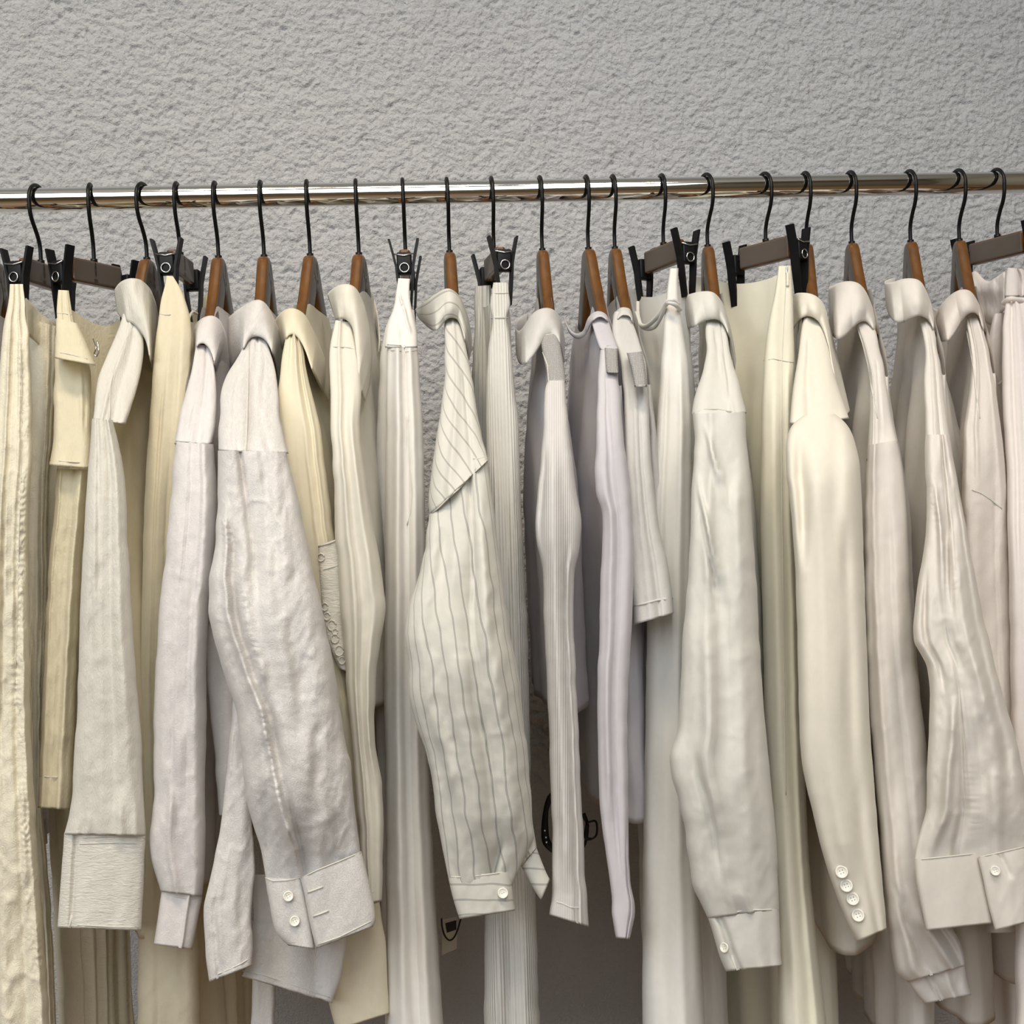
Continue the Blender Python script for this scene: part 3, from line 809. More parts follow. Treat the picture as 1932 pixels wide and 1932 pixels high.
# --- 2 ivory crinkled skirt
fr = clip_hanger(172, 33, 'clip hanger holding the layered ivory skirt', hy=-6, L=.048, zc=-.0875, hl=.036)
g = garment('skirt', 'short crinkled ivory skirt with a flap at the waist and a flared hem', 'skirt', fr)
body('back_panel', g, M['skirt2'], fr, -.075, .045, lambda s: -.118 - .03 * (1 - (s / .06) ** 2), zpx(150, 1525, -.08), .008, .030, 21, waves=(12, .005), flare=.3)
up_ = loft('upper_panel', g, M['skirt2'], [(111, 547, 130, 548), (109, 560, 131, 560), (107, 587, 136, 582), (107, 618, 141, 618), (105, 640, 150, 650), (104, 672, 172, 683), (101, 760, 172, 770), (100, 800, 170, 800), (101, 844, 172, 850), (91, 878, 172, 884)],
           [(545, -.06), (640, -.10), (880, -.145)], [(545, .006), (640, .016), (880, .026)], seed=4, rf=(4, 2), wr=(1, .6))
seam(up_, [(108, 591), (120, 591), (135, 594)], .0007)
fl_ = loft('waist_flap', g, M['skirt2'], [(107, 600, 146, 610), (105, 630, 158, 642), (104, 655, 176, 668), (103, 676, 181, 690)], [(600, -.118), (690, -.145)], [(600, .014), (690, .02)], seed=5, wr=(.5, .3))
seam(fl_, [(104, 664), (125, 667), (150, 673), (178, 681)], .0007)
seam(up_, [(96, 868), (130, 871), (168, 874)], .0007)
lo_ = loft('lower_panel', g, M['skirt2'], [(108, 884, 166, 886), (103, 950, 160, 950), (92, 1064, 152, 1064), (82, 1240, 145, 1240), (78, 1366, 140, 1366), (72, 1524, 134, 1528)],
           [(880, -.13), (1530, -.15)], [(880, .02), (1530, .035)], seed=6, rf=(2, 2), folds=[(-.75, -.82, 4, .1, 0, 1), (.62, .22, 6, .22, 0, 1), (.1, -.05, -3, .15, 0, 1)], wr=(1, 1.2))
seam(lo_, [(77, 1464), (92, 1466), (108, 1466)], .0006)
lp = cord('hook_loop', g, M['silver'], [(176, 640, -.075), (181, 655, -.085), (178, 668, -.085), (182, 672, -.085), (186, 662, -.08), (184, 644, -.075)], .0008)

# --- 3 crinkled white shirt with deep cuffs
fr = wood_hanger(272, 222, 'wooden hanger holding the crinkled white shirt with deep cuffs', hy=12)
g = garment('shirt', 'crinkled white shirt with very deep turned cuff, near the left edge', 'shirt', fr)
body('body', g, M['linen4'], fr, -.18, .155, shirt_top(), zpx(265, 1768, -.15), .008, .040, 31, waves=(9, .006), loff=(0, .022), flare=.5)
ribbon('collar', g, M['crink'], [(216, 548, 222, 590, .01, 0), (220, 540, 228, 600, -.03, -.035), (230, 530, 240, 606, -.06, -.08), (247, 525, 256, 612, -.075, -.095), (266, 528, 276, 640, -.07, -.09), (284, 545, 284, 680, -.05, -.07), (294, 572, 288, 700, -.02, -.045), (300, 610, 287, 702, .0, -.02)], bulge=.010, wr=2)
yk = loft('shoulder', g, M['crink'], [(231, 592, 262, 596), (226, 615, 270, 620), (207, 657, 272, 665), (184, 714, 262, 724), (175, 792, 236, 800)], ysh(800, -.2), [(590, .012), (800, .024)], seed=8, folds=[(-.1, -.5, 3, .12, 0, 1), (.3, .1, -3, .14, .1, 1)], wr=(1, 1))
sl = loft('sleeve', g, M['crink'], [(174, 790, 213, 792), (170, 840, 226, 840), (164, 917, 236, 917), (155, 1064, 243, 1064), (149, 1210, 253, 1210), (145, 1366, 264, 1366), (142, 1392, 266, 1392), (138, 1470, 270, 1470), (132, 1542, 273, 1542), (122, 1574, 275, 1577)],
          [(790, -.205), (1000, -.235), (1580, -.235)], [(790, .024), (1200, .034), (1580, .026)], seed=9, rf=(5, 2.2), folds=[(.2, .15, -3.5, .09, 0, 1), (.55, .6, 3, .18, 0, 1), (.0, .02, -5, .04, .86, 1), (.35, .38, 4, .12, .88, 1), (.75, .8, 4, .1, .88, 1), (-.5, -.45, 3, .1, .88, 1)], wr=(1.2, 1.2))
cf = loft('cuff', g, M['crinkh'], [(121, 1571, 275, 1576), (117, 1640, 272, 1640), (112, 1700, 269, 1700), (108, 1750, 266, 1756)], -.237, .020, seed=10, folds=[(-.72, -.68, -5, .05, 0, 1)], wr=(.6, .6), edge=.5)
seam(cf, [(123, 1577), (160, 1580), (220, 1578), (273, 1581)], .0007); seam(cf, [(150, 1592), (220, 1590), (270, 1592)])
seam(yk, [(176, 790), (190, 790), (206, 795)], .0007); seam(yk, [(254, 608), (238, 640), (217, 690), (208, 730), (207, 790)])
seam(cf, [(146, 1745), (200, 1748), (262, 1750)])

# --- 4 ivory trousers between the shirts
fr = clip_hanger(335, 7, 'clip hanger holding the ivory linen trousers between two shirts', L=.046, zc=-.082, hl=.032)
g = garment('trousers', 'ivory linen wide trousers hanging between the crinkled and the pale shirt', 'trousers', fr)
body('back_panel', g, M['linen4'], fr, -.11, .05, lambda s: -.115 - .03 * (1 - (s / .08) ** 2), -1.45, .008, .028, 41, waves=(10, .004), flare=.3)
lg = loft('near_leg', g, M['linen4'], [(315, 520, 326, 522), (310, 540, 342, 543), (303, 565, 358, 582), (300, 592, 362, 610), (292, 662, 360, 680), (281, 800, 350, 800), (272, 946, 338, 946), (268, 1093, 332, 1093), (265, 1240, 328, 1240), (268, 1366, 330, 1366), (270, 1500, 345, 1500), (262, 1720, 372, 1720), (258, 1990, 378, 1990)],
          [(520, -.06), (620, -.10), (900, -.13), (1990, -.13)], [(520, .006), (640, .018), (900, .028), (1990, .032)], seed=12, rf=(4, 2), folds=[(-.35, -.3, -4, .08, .12, .8), (.3, -.1, -5, .07, .6, 1)], wr=(1, .6))
seam(lg, [(301, 592), (312, 594), (322, 594)], .0007)
cord('belt_loop', g, M['thread'], [(372, 592, -.02), (362, 590, -.03), (352, 615, -.045), (345, 650, -.05), (346, 640, -.05)], .0015)

# --- 5 pale white shirt
fr = wood_hanger(407, 382, 'wooden hanger holding the pale shirt with narrow cuff left of the wide-sleeved shirt')
g = garment('shirt', 'pale white cotton shirt with pleated narrow sleeve and plain cuff, fifth hanger from left', 'shirt', fr)
body('body', g, M['cot5'], fr, -.18, .155, shirt_top(), zpx(380, 1690, -.17), .008, .030, 51, waves=(8, .006), loff=(0, -.03))
ribbon('collar', g, M['cot5'], [(368, 640, 366, 680, .0, 0), (364, 622, 366, 668, -.04, -.045), (376, 603, 372, 650, -.065, -.08), (398, 594, 385, 646, -.08, -.10), (414, 602, 398, 660, -.07, -.09), (424, 623, 406, 692, -.045, -.07), (430, 665, 410, 715, -.015, -.03), (434, 700, 414, 730, .0, -.01)], bulge=.012)
yk = loft('shoulder', g, M['cot5'], [(370, 650, 398, 652), (368, 670, 404, 680), (360, 714, 408, 714), (347, 745, 410, 745), (337, 800, 408, 800), (330, 838, 400, 838)], ysh(838, -.2), [(650, .010), (838, .03)], seed=13, rf=(3, 1.5), folds=[(.3, .1, -3, .1, 0, 1)], wr=(1.5, 1.4))
sl = loft('sleeve', g, M['cot5'], [(330, 834, 402, 838), (322, 946, 411, 930), (316, 1010, 408, 1010), (311, 1064, 402, 1064), (299, 1152, 394, 1152), (293, 1269, 388, 1269), (290, 1366, 390, 1366), (291, 1483, 386, 1483), (289, 1542, 388, 1542), (277, 1592, 388, 1592), (290, 1640, 387, 1640), (304, 1682, 382, 1692)],
          [(830, -.2), (1000, -.225), (1700, -.225)], [(830, .03), (1200, .038), (1600, .034), (1700, .022)], seed=14, rf=(5, 2), folds=[(-.15, -.3, -3.5, .07, 0, .8), (.5, .62, 5, .28, 0, 1), (.25, .3, -3, .05, 0, .6), (-.4, -.2, 4, .14, .7, 1), (-.1, .1, -6, .06, .8, .98)], wr=(1.2, 1.3))
seam(yk, [(332, 832), (350, 833), (368, 834), (380, 838), (396, 842)], .0008)
cf = loft('cuff', g, M['cot5'], [(305, 1680, 382, 1692), (300, 1715, 376, 1720), (295, 1750, 370, 1755), (290, 1782, 363, 1792)], -.226, .018, seed=15, folds=[(.35, .42, 4, .07, 0, 1)], wr=(.5, .5), edge=.4)
seam(cf, [(304, 1682), (330, 1691), (360, 1695), (381, 1694)], .0008)

# --- 6 big white shirt with split cuff
fr = wood_hanger(493, 478, 'wooden hanger seen edge on above the wide-sleeved white shirt')
g = garment('shirt', 'crisp white shirt with very wide sleeve and split buttoned cuff, left of centre', 'shirt', fr)
body('body', g, M['cot6'], fr, -.18, .155, shirt_top(), zpx(600, 1790, -.15), .008, .050, 61, waves=(7, .008), hemtilt=.1, flare=.6, loff=(0, .03))
ribbon('collar', g, M['cot6'], [(424, 606, 434, 700, .02, .01), (440, 592, 448, 680, -.02, -.03), (465, 573, 460, 658, -.06, -.08), (490, 563, 472, 632, -.085, -.105), (506, 578, 500, 636, -.075, -.095), (520, 608, 516, 668, -.05, -.07), (533, 645, 524, 705, -.02, -.04), (536, 690, 527, 728, .0, -.02)], bulge=.012)
yk = loft('shoulder', g, M['cot6'], [(466, 630, 500, 634), (463, 650, 508, 655), (437, 691, 520, 700), (418, 722, 524, 730), (413, 800, 528, 800), (412, 850, 545, 856)], ysh(856, -.26), [(630, .012), (720, .022), (856, .036)], seed=16, rf=(4, 1.5), folds=[(.1, .05, -3, .1, 0, 1), (-.5, -.55, -3, .08, .3, 1)], wr=(1.6, 1.9))
sl = loft('sleeve', g, M['cot6'], [(412, 850, 540, 852), (410, 946, 560, 930), (404, 1049, 586, 1049), (394, 1093, 595, 1100), (393, 1150, 606, 1140), (400, 1198, 616, 1190), (412, 1235, 624, 1230), (431, 1298, 636, 1300), (447, 1345, 645, 1366), (457, 1440, 661, 1439), (466, 1518, 670, 1525), (476, 1552, 674, 1556), (492, 1604, 680, 1606), (500, 1656, 682, 1618), (506, 1690, 682, 1650)],
          [(850, -.265), (1100, -.295), (1650, -.295)], [(850, .036), (1200, .048), (1500, .042), (1600, .022), (1650, .008)], seed=17, rf=(8, 2.5), sm=3, step=2.9, m=190, pucker=[([(424, 985), (436, 1030), (446, 1075), (455, 1110), (466, 1160), (476, 1210), (484, 1270), (494, 1330), (500, 1380), (510, 1430), (518, 1480), (528, 1510)], 1.3, 9)],
          folds=[(-.35, -.1, -7, .08, .0, .35), (-.82, -.3, 6, .07, .1, .95), (-.65, -.12, -7, .10, .15, 1), (-.1, -.2, 4, .2, .55, 1), (.15, .12, 4, .2, .2, 1), (-.45, -.35, 7, .12, .72, .95), (-.16, -.2, -8, .05, .8, 1), (-.55, -.5, -6, .08, .3, .6)], wr=(1.6, 2.0))
seam(yk, [(470, 650), (468, 720), (466, 800), (464, 852)], .0008); seam(yk, [(462, 860), (480, 852), (505, 854), (530, 862), (541, 868)], .0008)
rs_ = random.Random(4)
cu = loft('cuff', g, M['cot6'], [(500, 1655, 568, 1658), (506, 1690, 576, 1690), (513, 1735, 585, 1735), (520, 1765, 590, 1768), (544, 1784, 594, 1791)], -.297, .016, seed=18, wr=(.4, .35), edge=.3, sm=3, p=.8)
co = loft('cuff', g, M['cot6'], [(567, 1657, 682, 1606), (575, 1690, 693, 1650), (582, 1730, 702, 1690), (590, 1765, 712, 1735), (597, 1790, 704, 1748)], -.305, .016, seed=19, wr=(.6, .6), edge=.3, sm=3, p=.8, folds=[(-.93, -.93, 2, .07, 0, 1)])
seam(cu, [(501, 1656), (515, 1662), (540, 1661), (566, 1657)], .0007); seam(co, [(569, 1656), (600, 1641), (640, 1625), (680, 1608)], .0007)
btn(cu, 544, 1691, .0046); btn(cu, 556, 1738, .0046)
for (x, y) in ((594, 1679), (605, 1724)): seam(co, [(x - 14, y + 5), (x, y), (x + 15, y - 6)], .0009, name='buttonhole')
seam(co, [(600, 1782), (640, 1768), (700, 1738)], .0006)
loft('second_sleeve', g, M['cot6'], [(392, 1176, 432, 1172), (384, 1190, 432, 1188), (383, 1206, 434, 1204), (391, 1300, 450, 1300), (403, 1400, 462, 1400), (412, 1540, 462, 1540)], -.205, .016, seed=93, wr=(1, .8), sm=2)
tl = loft('front_tail', g, M['cot6'], [(440, 1320, 470, 1320), (434, 1389, 472, 1389), (426, 1468, 470, 1500), (416, 1571, 476, 1571), (398, 1650, 482, 1640), (382, 1717, 474, 1730), (388, 1800, 476, 1780), (395, 1853, 476, 1822)], -.262, .012, seed=20, rf=(3, 2), wr=(1.5, 1.4), sm=3)
seam(tl, [(397, 1843), (430, 1830), (455, 1818), (474, 1806)], .0006)

bt = loft('back_tail', g, M['cot6'], [(480, 1650, 620, 1650), (478, 1720, 655, 1730), (476, 1790, 652, 1800), (468, 1820, 640, 1855), (456, 1842, 627, 1893)], -.225, .012, seed=94, wr=(1.4, .6), sm=2)
seam(bt, [(458, 1832), (500, 1840), (560, 1860), (622, 1882)])

# --- 7 cream shirt with embroidered pocket
fr = wood_hanger(580, 552, 'wooden hanger holding the cream shirt with the quilted flower pocket')
g = garment('shirt', 'cream shirt with flower-stitched pocket flap, half hidden behind the wide white sleeve', 'shirt', fr)
body('body', g, M['cot7'], fr, -.18, .155, shirt_top(), zpx(690, 1760, -.15), .008, .036, 71, waves=(9, .006), loff=(0, .01))
ribbon('collar', g, M['cot7'], [(516, 612, 530, 670, .01, 0), (524, 596, 536, 650, -.03, -.05), (537, 584, 541, 632, -.065, -.085), (553, 580, 556, 628, -.08, -.10), (575, 592, 572, 650, -.07, -.09), (596, 634, 588, 695, -.055, -.075), (612, 675, 606, 735, -.04, -.06), (621, 705, 620, 756, -.03, -.045)], bulge=.010)
sl = loft('sleeve', g, M['cot7'], [(540, 628, 564, 630), (535, 650, 572, 655), (528, 711, 580, 711), (523, 740, 588, 740), (521, 800, 604, 800), (530, 930, 620, 930), (545, 1090, 640, 1090), (560, 1260, 655, 1260), (590, 1440, 680, 1440), (640, 1640, 700, 1640), (650, 1700, 705, 1700)],
          ysh(800, -.18) + [(1000, -.2), (1700, -.19)], [(628, .012), (760, .02), (1000, .03)], seed=22, rf=(6, 3), folds=[(.25, .3, 4, .1, 0, .6), (.55, .6, -4, .08, 0, .7)], wr=(1, .5))
lt7 = loft('lower_tail', g, M['cot7'], [(600, 1680, 712, 1680), (598, 1780, 728, 1780), (615, 1870, 732, 1870), (634, 1945, 734, 1912)], -.185, .014, seed=95, wr=(1.2, .5), sm=2)
loft('sash', g, M['cot6'], [(478, 1800, 522, 1800), (475, 1850, 520, 1850), (472, 1990, 518, 1990)], -.12, .012, seed=96, wr=(1, .4))
pk = loft('pocket', g, M['crinkh'], [(600, 1031, 640, 1018), (602, 1066, 642, 1060), (604, 1100, 644, 1100), (608, 1160, 648, 1160), (616, 1210, 652, 1215), (640, 1262, 656, 1268)], [(1020, -.228), (1270, -.228)], .010, seed=23, wr=(.4, .8), sm=2, edge=.5, p=.8)
seam(pk, [(601, 1031), (620, 1025), (638, 1018)], .0012); seam(pk, [(603, 1077), (620, 1072), (640, 1066)], .0007)
for (x, y, r_) in ((606, 1052, 6), (613, 1145, 6), (617, 1163, 6), (626, 1180, 8), (632, 1205, 7), (640, 1228, 8), (632, 1192, 5), (645, 1246, 6)):
    P_ = [(x + r_ * math.cos(a), y + r_ * 1.25 * math.sin(a)) for a in np.linspace(0, 6.2, 9)]; seam(pk, P_, .0008, name='petal')

# --- 8 fine knit shirt with long pointed collar
fr = wood_hanger(672, 652, 'wooden hanger holding the fine knit shirt with long pointed collar')
g = garment('shirt', 'fine off-white knit shirt with long pointed collar and narrow ribbed sleeve', 'shirt', fr)
body('body', g, M['knit8'], fr, -.18, .155, shirt_top(back=.02), zpx(707, 1300, 0), .008, .028, 81, waves=(7, .005), loff=(0, .012))
ribbon('collar', g, M['knit8'], [(618, 556, 634, 604, -.01, -.03), (626, 544, 637, 601, -.05, -.07), (642, 537, 648, 599, -.08, -.10), (657, 535, 658, 604, -.085, -.105), (671, 541, 667, 618, -.08, -.10), (687, 574, 672, 662, -.07, -.09), (697, 618, 677, 705, -.065, -.085), (701, 668, 682, 738, -.06, -.075), (698, 720, 688, 756, -.055, -.065)], bulge=.010)
ribbon('collar_back', g, M['knit8'], [(694, 545, 704, 600, .02, .03), (704, 556, 710, 620, .04, .04), (712, 590, 716, 650, .03, .03), (717, 640, 714, 668, .0, .0)], bulge=.004)
sl = loft('sleeve', g, M['knit8'], [(634, 604, 662, 608), (630, 625, 668, 630), (624, 645, 674, 650), (622, 680, 679, 680), (624, 740, 682, 740), (624, 800, 677, 800), (629, 888, 688, 888), (632, 1005, 706, 1005), (637, 1070, 719, 1070), (641, 1137, 727, 1137), (643, 1166, 727, 1166), (648, 1210, 717, 1210), (652, 1269, 709, 1269), (661, 1366, 706, 1366), (664, 1410, 708, 1410), (670, 1483, 722, 1483), (676, 1540, 724, 1540), (683, 1640, 722, 1640), (687, 1706, 721, 1700)],
          ysh(850, -.225) + [(1700, -.24)], [(604, .014), (760, .022), (1130, .034), (1400, .024), (1700, .016)], seed=24, folds=[(-.35, -.35, 4, .14, 0, 1), (-.02, -.05, -6, .10, .08, .85), (.45, .5, 4, .2, .1, .8)], wr=(1, .35), sm=3)
seam(yk if False else sl, [(623, 655), (640, 654), (660, 656), (674, 662)], .0006)
cf = loft('cuff', g, M['rib12'], [(683, 1678, 716, 1676), (686, 1695, 719, 1690), (689, 1711, 721, 1700)], -.241, .016, seed=25, wr=(.3, .3), edge=.2)
seam(cf, [(685, 1686), (700, 1684), (717, 1681)])

# --- 9 smooth white wide trousers
fr = clip_hanger(760, 3, 'clip hanger seen end on, holding the smooth white wide trousers', L=.044, zc=-.088, mark=False)
g = garment('trousers', 'smooth white wide-leg trousers with doubled waistband, left of the striped shirt', 'trousers', fr)
wb = loft('waistband', g, M['twill9'], [(752, 525, 774, 526), (749, 545, 773, 546), (745, 565, 773, 562), (739, 590, 778, 586), (731, 615, 784, 614), (728, 640, 787, 640), (727, 656, 788, 656)], [(525, -.06), (560, -.07), (656, -.10)], [(525, .007), (656, .02)], seed=26, folds=[(-.5, .3, 4, .14, .2, .5), (.2, .6, 3, .12, .4, .8), (.1, .1, -3, .1, .7, 1)], wr=(.6, .3), sm=2)
fl2 = loft('far_leg', g, M['twill9'], [(742, 585, 782, 585), (724, 622, 786, 625), (718, 655, 787, 655), (712, 800, 795, 800), (709, 946, 795, 946), (708, 1200, 800, 1200), (712, 1480, 812, 1480), (728, 1990, 838, 1990)], [(585, -.055), (660, -.065), (1990, -.08)], [(585, .01), (700, .022), (1990, .036)], seed=27, rf=(3, 2), wr=(1, .2))
nl = loft('near_leg', g, M['twill9'], [(731, 656, 789, 656), (729, 740, 793, 740), (728, 800, 798, 800), (727, 946, 802, 946), (727, 1100, 803, 1100), (724, 1300, 806, 1300), (728, 1483, 809, 1483), (728, 1659, 818, 1659), (729, 1805, 827, 1805), (730, 1990, 841, 1990)],
          [(656, -.10), (1000, -.135), (1990, -.16)], [(656, .02), (1000, .034), (1990, .045)], seed=28, folds=[(-.35, -.4, 7, .26, 0, 1), (.08, .05, -6, .10, 0, 1), (.5, .5, 4, .2, 0, 1)], wr=(.8, .15), edge=.6)
seam(wb, [(731, 650), (745, 651), (757, 652)], .0007); seam(nl, [(731, 661), (745, 661), (757, 662)], .0006); seam(nl, [(765, 664), (776, 662), (787, 661)], .0006)
seam(nl, [(770, 780), (772, 850), (778, 930), (775, 970), (768, 990)], .0007)

# --- 10 striped linen shirt
fr = wood_hanger(843, 863, 'wooden hanger holding the grey striped linen shirt', mark=False)
g = garment('shirt', 'off-white linen shirt with thin grey stripes, the only striped garment', 'shirt', fr)
body('body', g, M['str_h'], fr, -.18, .155, shirt_top(), zpx(840, 1700, -.17), .008, .045, 91, waves=(8, .006), hemtilt=-.03, flare=.5, loff=(0, .012))
ribbon('collar', g, M['str_h'], [(784, 584, 790, 600, .01, .0), (802, 570, 812, 622, -.03, -.04), (826, 552, 826, 626, -.07, -.085), (847, 542, 845, 596, -.09, -.11), (868, 559, 866, 602, -.08, -.10), (881, 590, 877, 640, -.055, -.075), (890, 634, 883, 675, -.03, -.045), (889, 660, 882, 690, .0, -.01)], bulge=.010)
yk = loft('shoulder', g, M['str_d'], [(840, 596, 868, 598), (837, 610, 872, 616), (839, 660, 880, 662), (840, 700, 888, 705), (836, 745, 896, 745), (828, 800, 904, 800), (820, 850, 912, 835), (812, 900, 917, 852), (807, 940, 919, 862), (812, 972, 921, 868)], ysh(960, -.245), [(596, .012), (740, .022), (960, .038)], seed=29, folds=[(.0, -.3, 4, .14, 0, 1), (.4, .5, -3, .1, .3, 1)], wr=(1, 1), sm=2)
sl = loft('sleeve', g, M['str_v'], [(812, 962, 920, 862), (808, 975, 924, 900), (805, 1000, 931, 950), (800, 1049, 942, 1040), (790, 1093, 948, 1093), (771, 1135, 954, 1135), (764, 1185, 960, 1181), (764, 1212, 964, 1212), (772, 1250, 974, 1250), (770, 1313, 983, 1313), (784, 1366, 989, 1366), (804, 1415, 994, 1410), (814, 1469, 1000, 1469), (824, 1550, 1004, 1545), (836, 1612, 1008, 1583), (846, 1655, 985, 1632), (852, 1690, 964, 1672)],
          [(880, -.225), (950, -.242), (1200, -.27), (1650, -.265)], [(860, .02), (950, .034), (1250, .052), (1560, .03), (1640, .010)], seed=30, rf=(8, 2.4), shear=.15, sm=3,
          folds=[(.35, .15, -8, .07, 0, .9), (.62, .6, 5, .2, .1, .9), (-.2, -.1, 3, .25, .1, .9), (.25, .3, -12, .06, .82, 1), (-.75, -.6, 4, .12, .3, .8)], wr=(1.4, 1.5))
c1 = loft('cuff', g, M['str_h'], [(846, 1657, 962, 1645), (852, 1685, 966, 1675), (859, 1710, 969, 1698), (867, 1734, 972, 1718)], -.266, .018, seed=32, wr=(.5, .8), edge=.3, sm=2, p=.8)
c2 = loft('cuff', g, M['str_h'], [(983, 1634, 1011, 1595), (995, 1655, 1020, 1620), (1008, 1680, 1030, 1645), (1021, 1699, 1038, 1660)], -.252, .012, seed=33, wr=(.3, .5), edge=.3, sm=1, p=.8)
c3 = loft('sleeve_placket', g, M['str_v'], [(926, 1500, 1003, 1500), (934, 1545, 1004, 1545), (951, 1592, 1010, 1584), (968, 1615, 1012, 1595), (984, 1636, 1012, 1600)], -.255, .010, seed=34, wr=(.6, 1), edge=.3, sm=2, shear=.3, folds=[(.2, .3, 3, .1, 0, 1)])
btn(c1, 949, 1685, .0050, holes=2)
seam(c1, [(846, 1655), (880, 1654), (920, 1650), (961, 1644)], .0007)
seam(yk, [(816, 968), (830, 956), (848, 938), (866, 922), (877, 910), (886, 898)], .0007); seam(yk, [(893, 866), (905, 865), (919, 861)], .0007)

# --- 11 ribbed white trousers
fr = clip_hanger(927, -8, 'clip hanger in the middle holding the ribbed white trousers', L=.046, zc=-.0875, mark=False, hl=.034)
g = garment('trousers', 'white ribbed knit trousers with elastic waist right of the striped shirt', 'trousers', fr)
bl = loft('far_leg', g, M['rib11'], [(896, 540, 926, 538), (893, 560, 930, 556), (893, 585, 932, 585), (898, 602, 930, 602), (893, 640, 934, 640), (890, 700, 936, 700), (889, 800, 940, 800), (890, 1000, 950, 1000), (900, 1366, 960, 1366), (916, 1800, 985, 1800), (916, 1990, 990, 1990)], [(540, .04), (1990, .03)], [(540, .01), (700, .025), (1990, .03)], seed=35, folds=[(-.3, -.3, -3, .15, 0, 1)], wr=(.8, .2))
body('waist_back', g, M['rib11'], fr, -.05, .04, lambda s: -.125 - .012 * (1 - (s / .045) ** 2), -.3, .010, .014, 95, waves=(9, .002), flare=.05)
nl = loft('near_leg', g, M['rib11'], [(931, 533, 958, 533), (929, 545, 960, 545), (928, 552, 959, 552), (925, 565, 961, 565), (924, 578, 962, 578), (928, 596, 957, 596), (929, 604, 956, 604), (926, 625, 960, 625), (920, 662, 965, 662), (917, 740, 972, 740), (916, 800, 979, 800), (917, 946, 983, 946), (916, 1100, 991, 1100), (914, 1200, 996, 1181), (915, 1366, 999, 1366), (915, 1550, 1003, 1550), (915, 1732, 1012, 1732), (913, 1990, 1020, 1990)],
          [(533, -.06), (620, -.08), (900, -.125), (1990, -.15)], [(533, .008), (578, .014), (600, .010), (700, .02), (1990, .04)], seed=36, folds=[(.2, -.15, -6, .06, .28, 1), (-.4, -.5, 3, .2, .2, 1), (.6, .5, 3, .2, .2, 1)], wr=(.6, .2), sm=1, shear=.03)
seam(nl, [(928, 553), (944, 553), (959, 553)], .0007); seam(nl, [(928, 600), (943, 599), (957, 600)], .0014, mat=M['rib11'])

# --- 12 soft ribbed top with open-knit shoulder
fr = wood_hanger(1018, 1045, 'wooden hanger holding the soft ribbed top with a mesh shoulder strip', mark=False)
g = garment('top', 'soft white long-sleeved top with openwork shoulder strip, right of the ribbed trousers', 'top', fr)
body('body', g, M['jer13'], fr, -.18, .155, shirt_top(), zpx(1095, 1352, -.17), .008, .032, 101, waves=(6, .004), loff=(-.004, -.004))
ribbon('collar', g, M['jer14'], [(996, 592, 990, 640, .05, .05), (978, 598, 976, 640, .03, .04), (970, 618, 972, 655, .0, .0), (980, 630, 978, 690, -.04, -.045), (990, 614, 990, 690, -.06, -.075), (1005, 590, 1012, 665, -.08, -.10), (1027, 580, 1028, 634, -.09, -.11), (1045, 583, 1047, 630, -.08, -.10), (1058, 600, 1058, 652, -.055, -.07), (1065, 640, 1064, 690, -.03, -.035)], bulge=.012, inner=.3)
lt = loft('openwork_strip', g, M['mesh'], [(1020, 632, 1052, 630), (1021, 646, 1056, 642), (1027, 680, 1062, 680), (1034, 710, 1066, 710), (1035, 722, 1067, 722)], [(630, -.105), (722, -.17)], .013, seed=37, wr=(.4, .4), sm=1)
sl = loft('sleeve', g, M['rib12'], [(1035, 718, 1066, 718), (1028, 728, 1067, 728), (1026, 770, 1069, 770), (1026, 800, 1073, 800), (1020, 873, 1080, 873), (1015, 932, 1088, 932), (1009, 990, 1099, 985), (1015, 1034, 1094, 1034), (1025, 1078, 1083, 1078), (1026, 1181, 1083, 1181), (1032, 1298, 1087, 1298), (1035, 1366, 1091, 1366), (1038, 1450, 1095, 1450), (1042, 1571, 1100, 1571), (1042, 1650, 1103, 1650), (1041, 1680, 1107, 1690), (1037, 1726, 1111, 1749)],
          [(718, -.17), (850, -.215), (1750, -.24)], [(718, .014), (990, .034), (1100, .022), (1750, .02)], seed=38, folds=[(-.2, -.15, 5, .35, .1, .95), (.42, .35, -5, .07, .3, 1), (.62, .6, 3, .1, .3, 1), (-.75, -.85, -7, .14, .12, .32)], wr=(.7, .3), sm=2)
seam(sl, [(1041, 1700), (1060, 1704), (1077, 1712), (1108, 1712)]); seam(lt, [(1021, 640), (1030, 632), (1045, 630), (1056, 640)], .0007); seam(lt, [(1024, 665), (1033, 690), (1035, 720)], .0007)

# --- 13 lilac long-sleeved top
fr = wood_hanger(1105, 1152, 'wooden hanger holding the lilac-white long-sleeved top', mark=False)
g = garment('top', 'lilac-white long-sleeved top with scooped neck and grey mesh shoulder patch', 'top', fr)
body('body', g, M['jer13'], fr, -.18, .155, shirt_top(scoop=.035, side=-1), zpx(1120, 1558, -.15), .008, .034, 111, waves=(5, .004), loff=(-.002, -.004))
ribbon('neck_band', g, M['jer13'], [(1064, 598, 1068, 604, .03, .03), (1071, 618, 1072, 626, .0, .0), (1086, 632, 1087, 641, -.02, -.02), (1101, 627, 1104, 636, -.045, -.05), (1110, 598, 1116, 606, -.065, -.07), (1126, 586, 1130, 596, -.08, -.085), (1142, 591, 1143, 600, -.075, -.08), (1151, 605, 1151, 614, -.05, -.055)], bulge=.003, inner=.4)
yk = loft('shoulder', g, M['jer13'], [(1112, 600, 1146, 600), (1122, 630, 1158, 636), (1132, 660, 1165, 658)], [(600, -.07), (660, -.13)], .014, seed=39, wr=(.4, .3), sm=1)
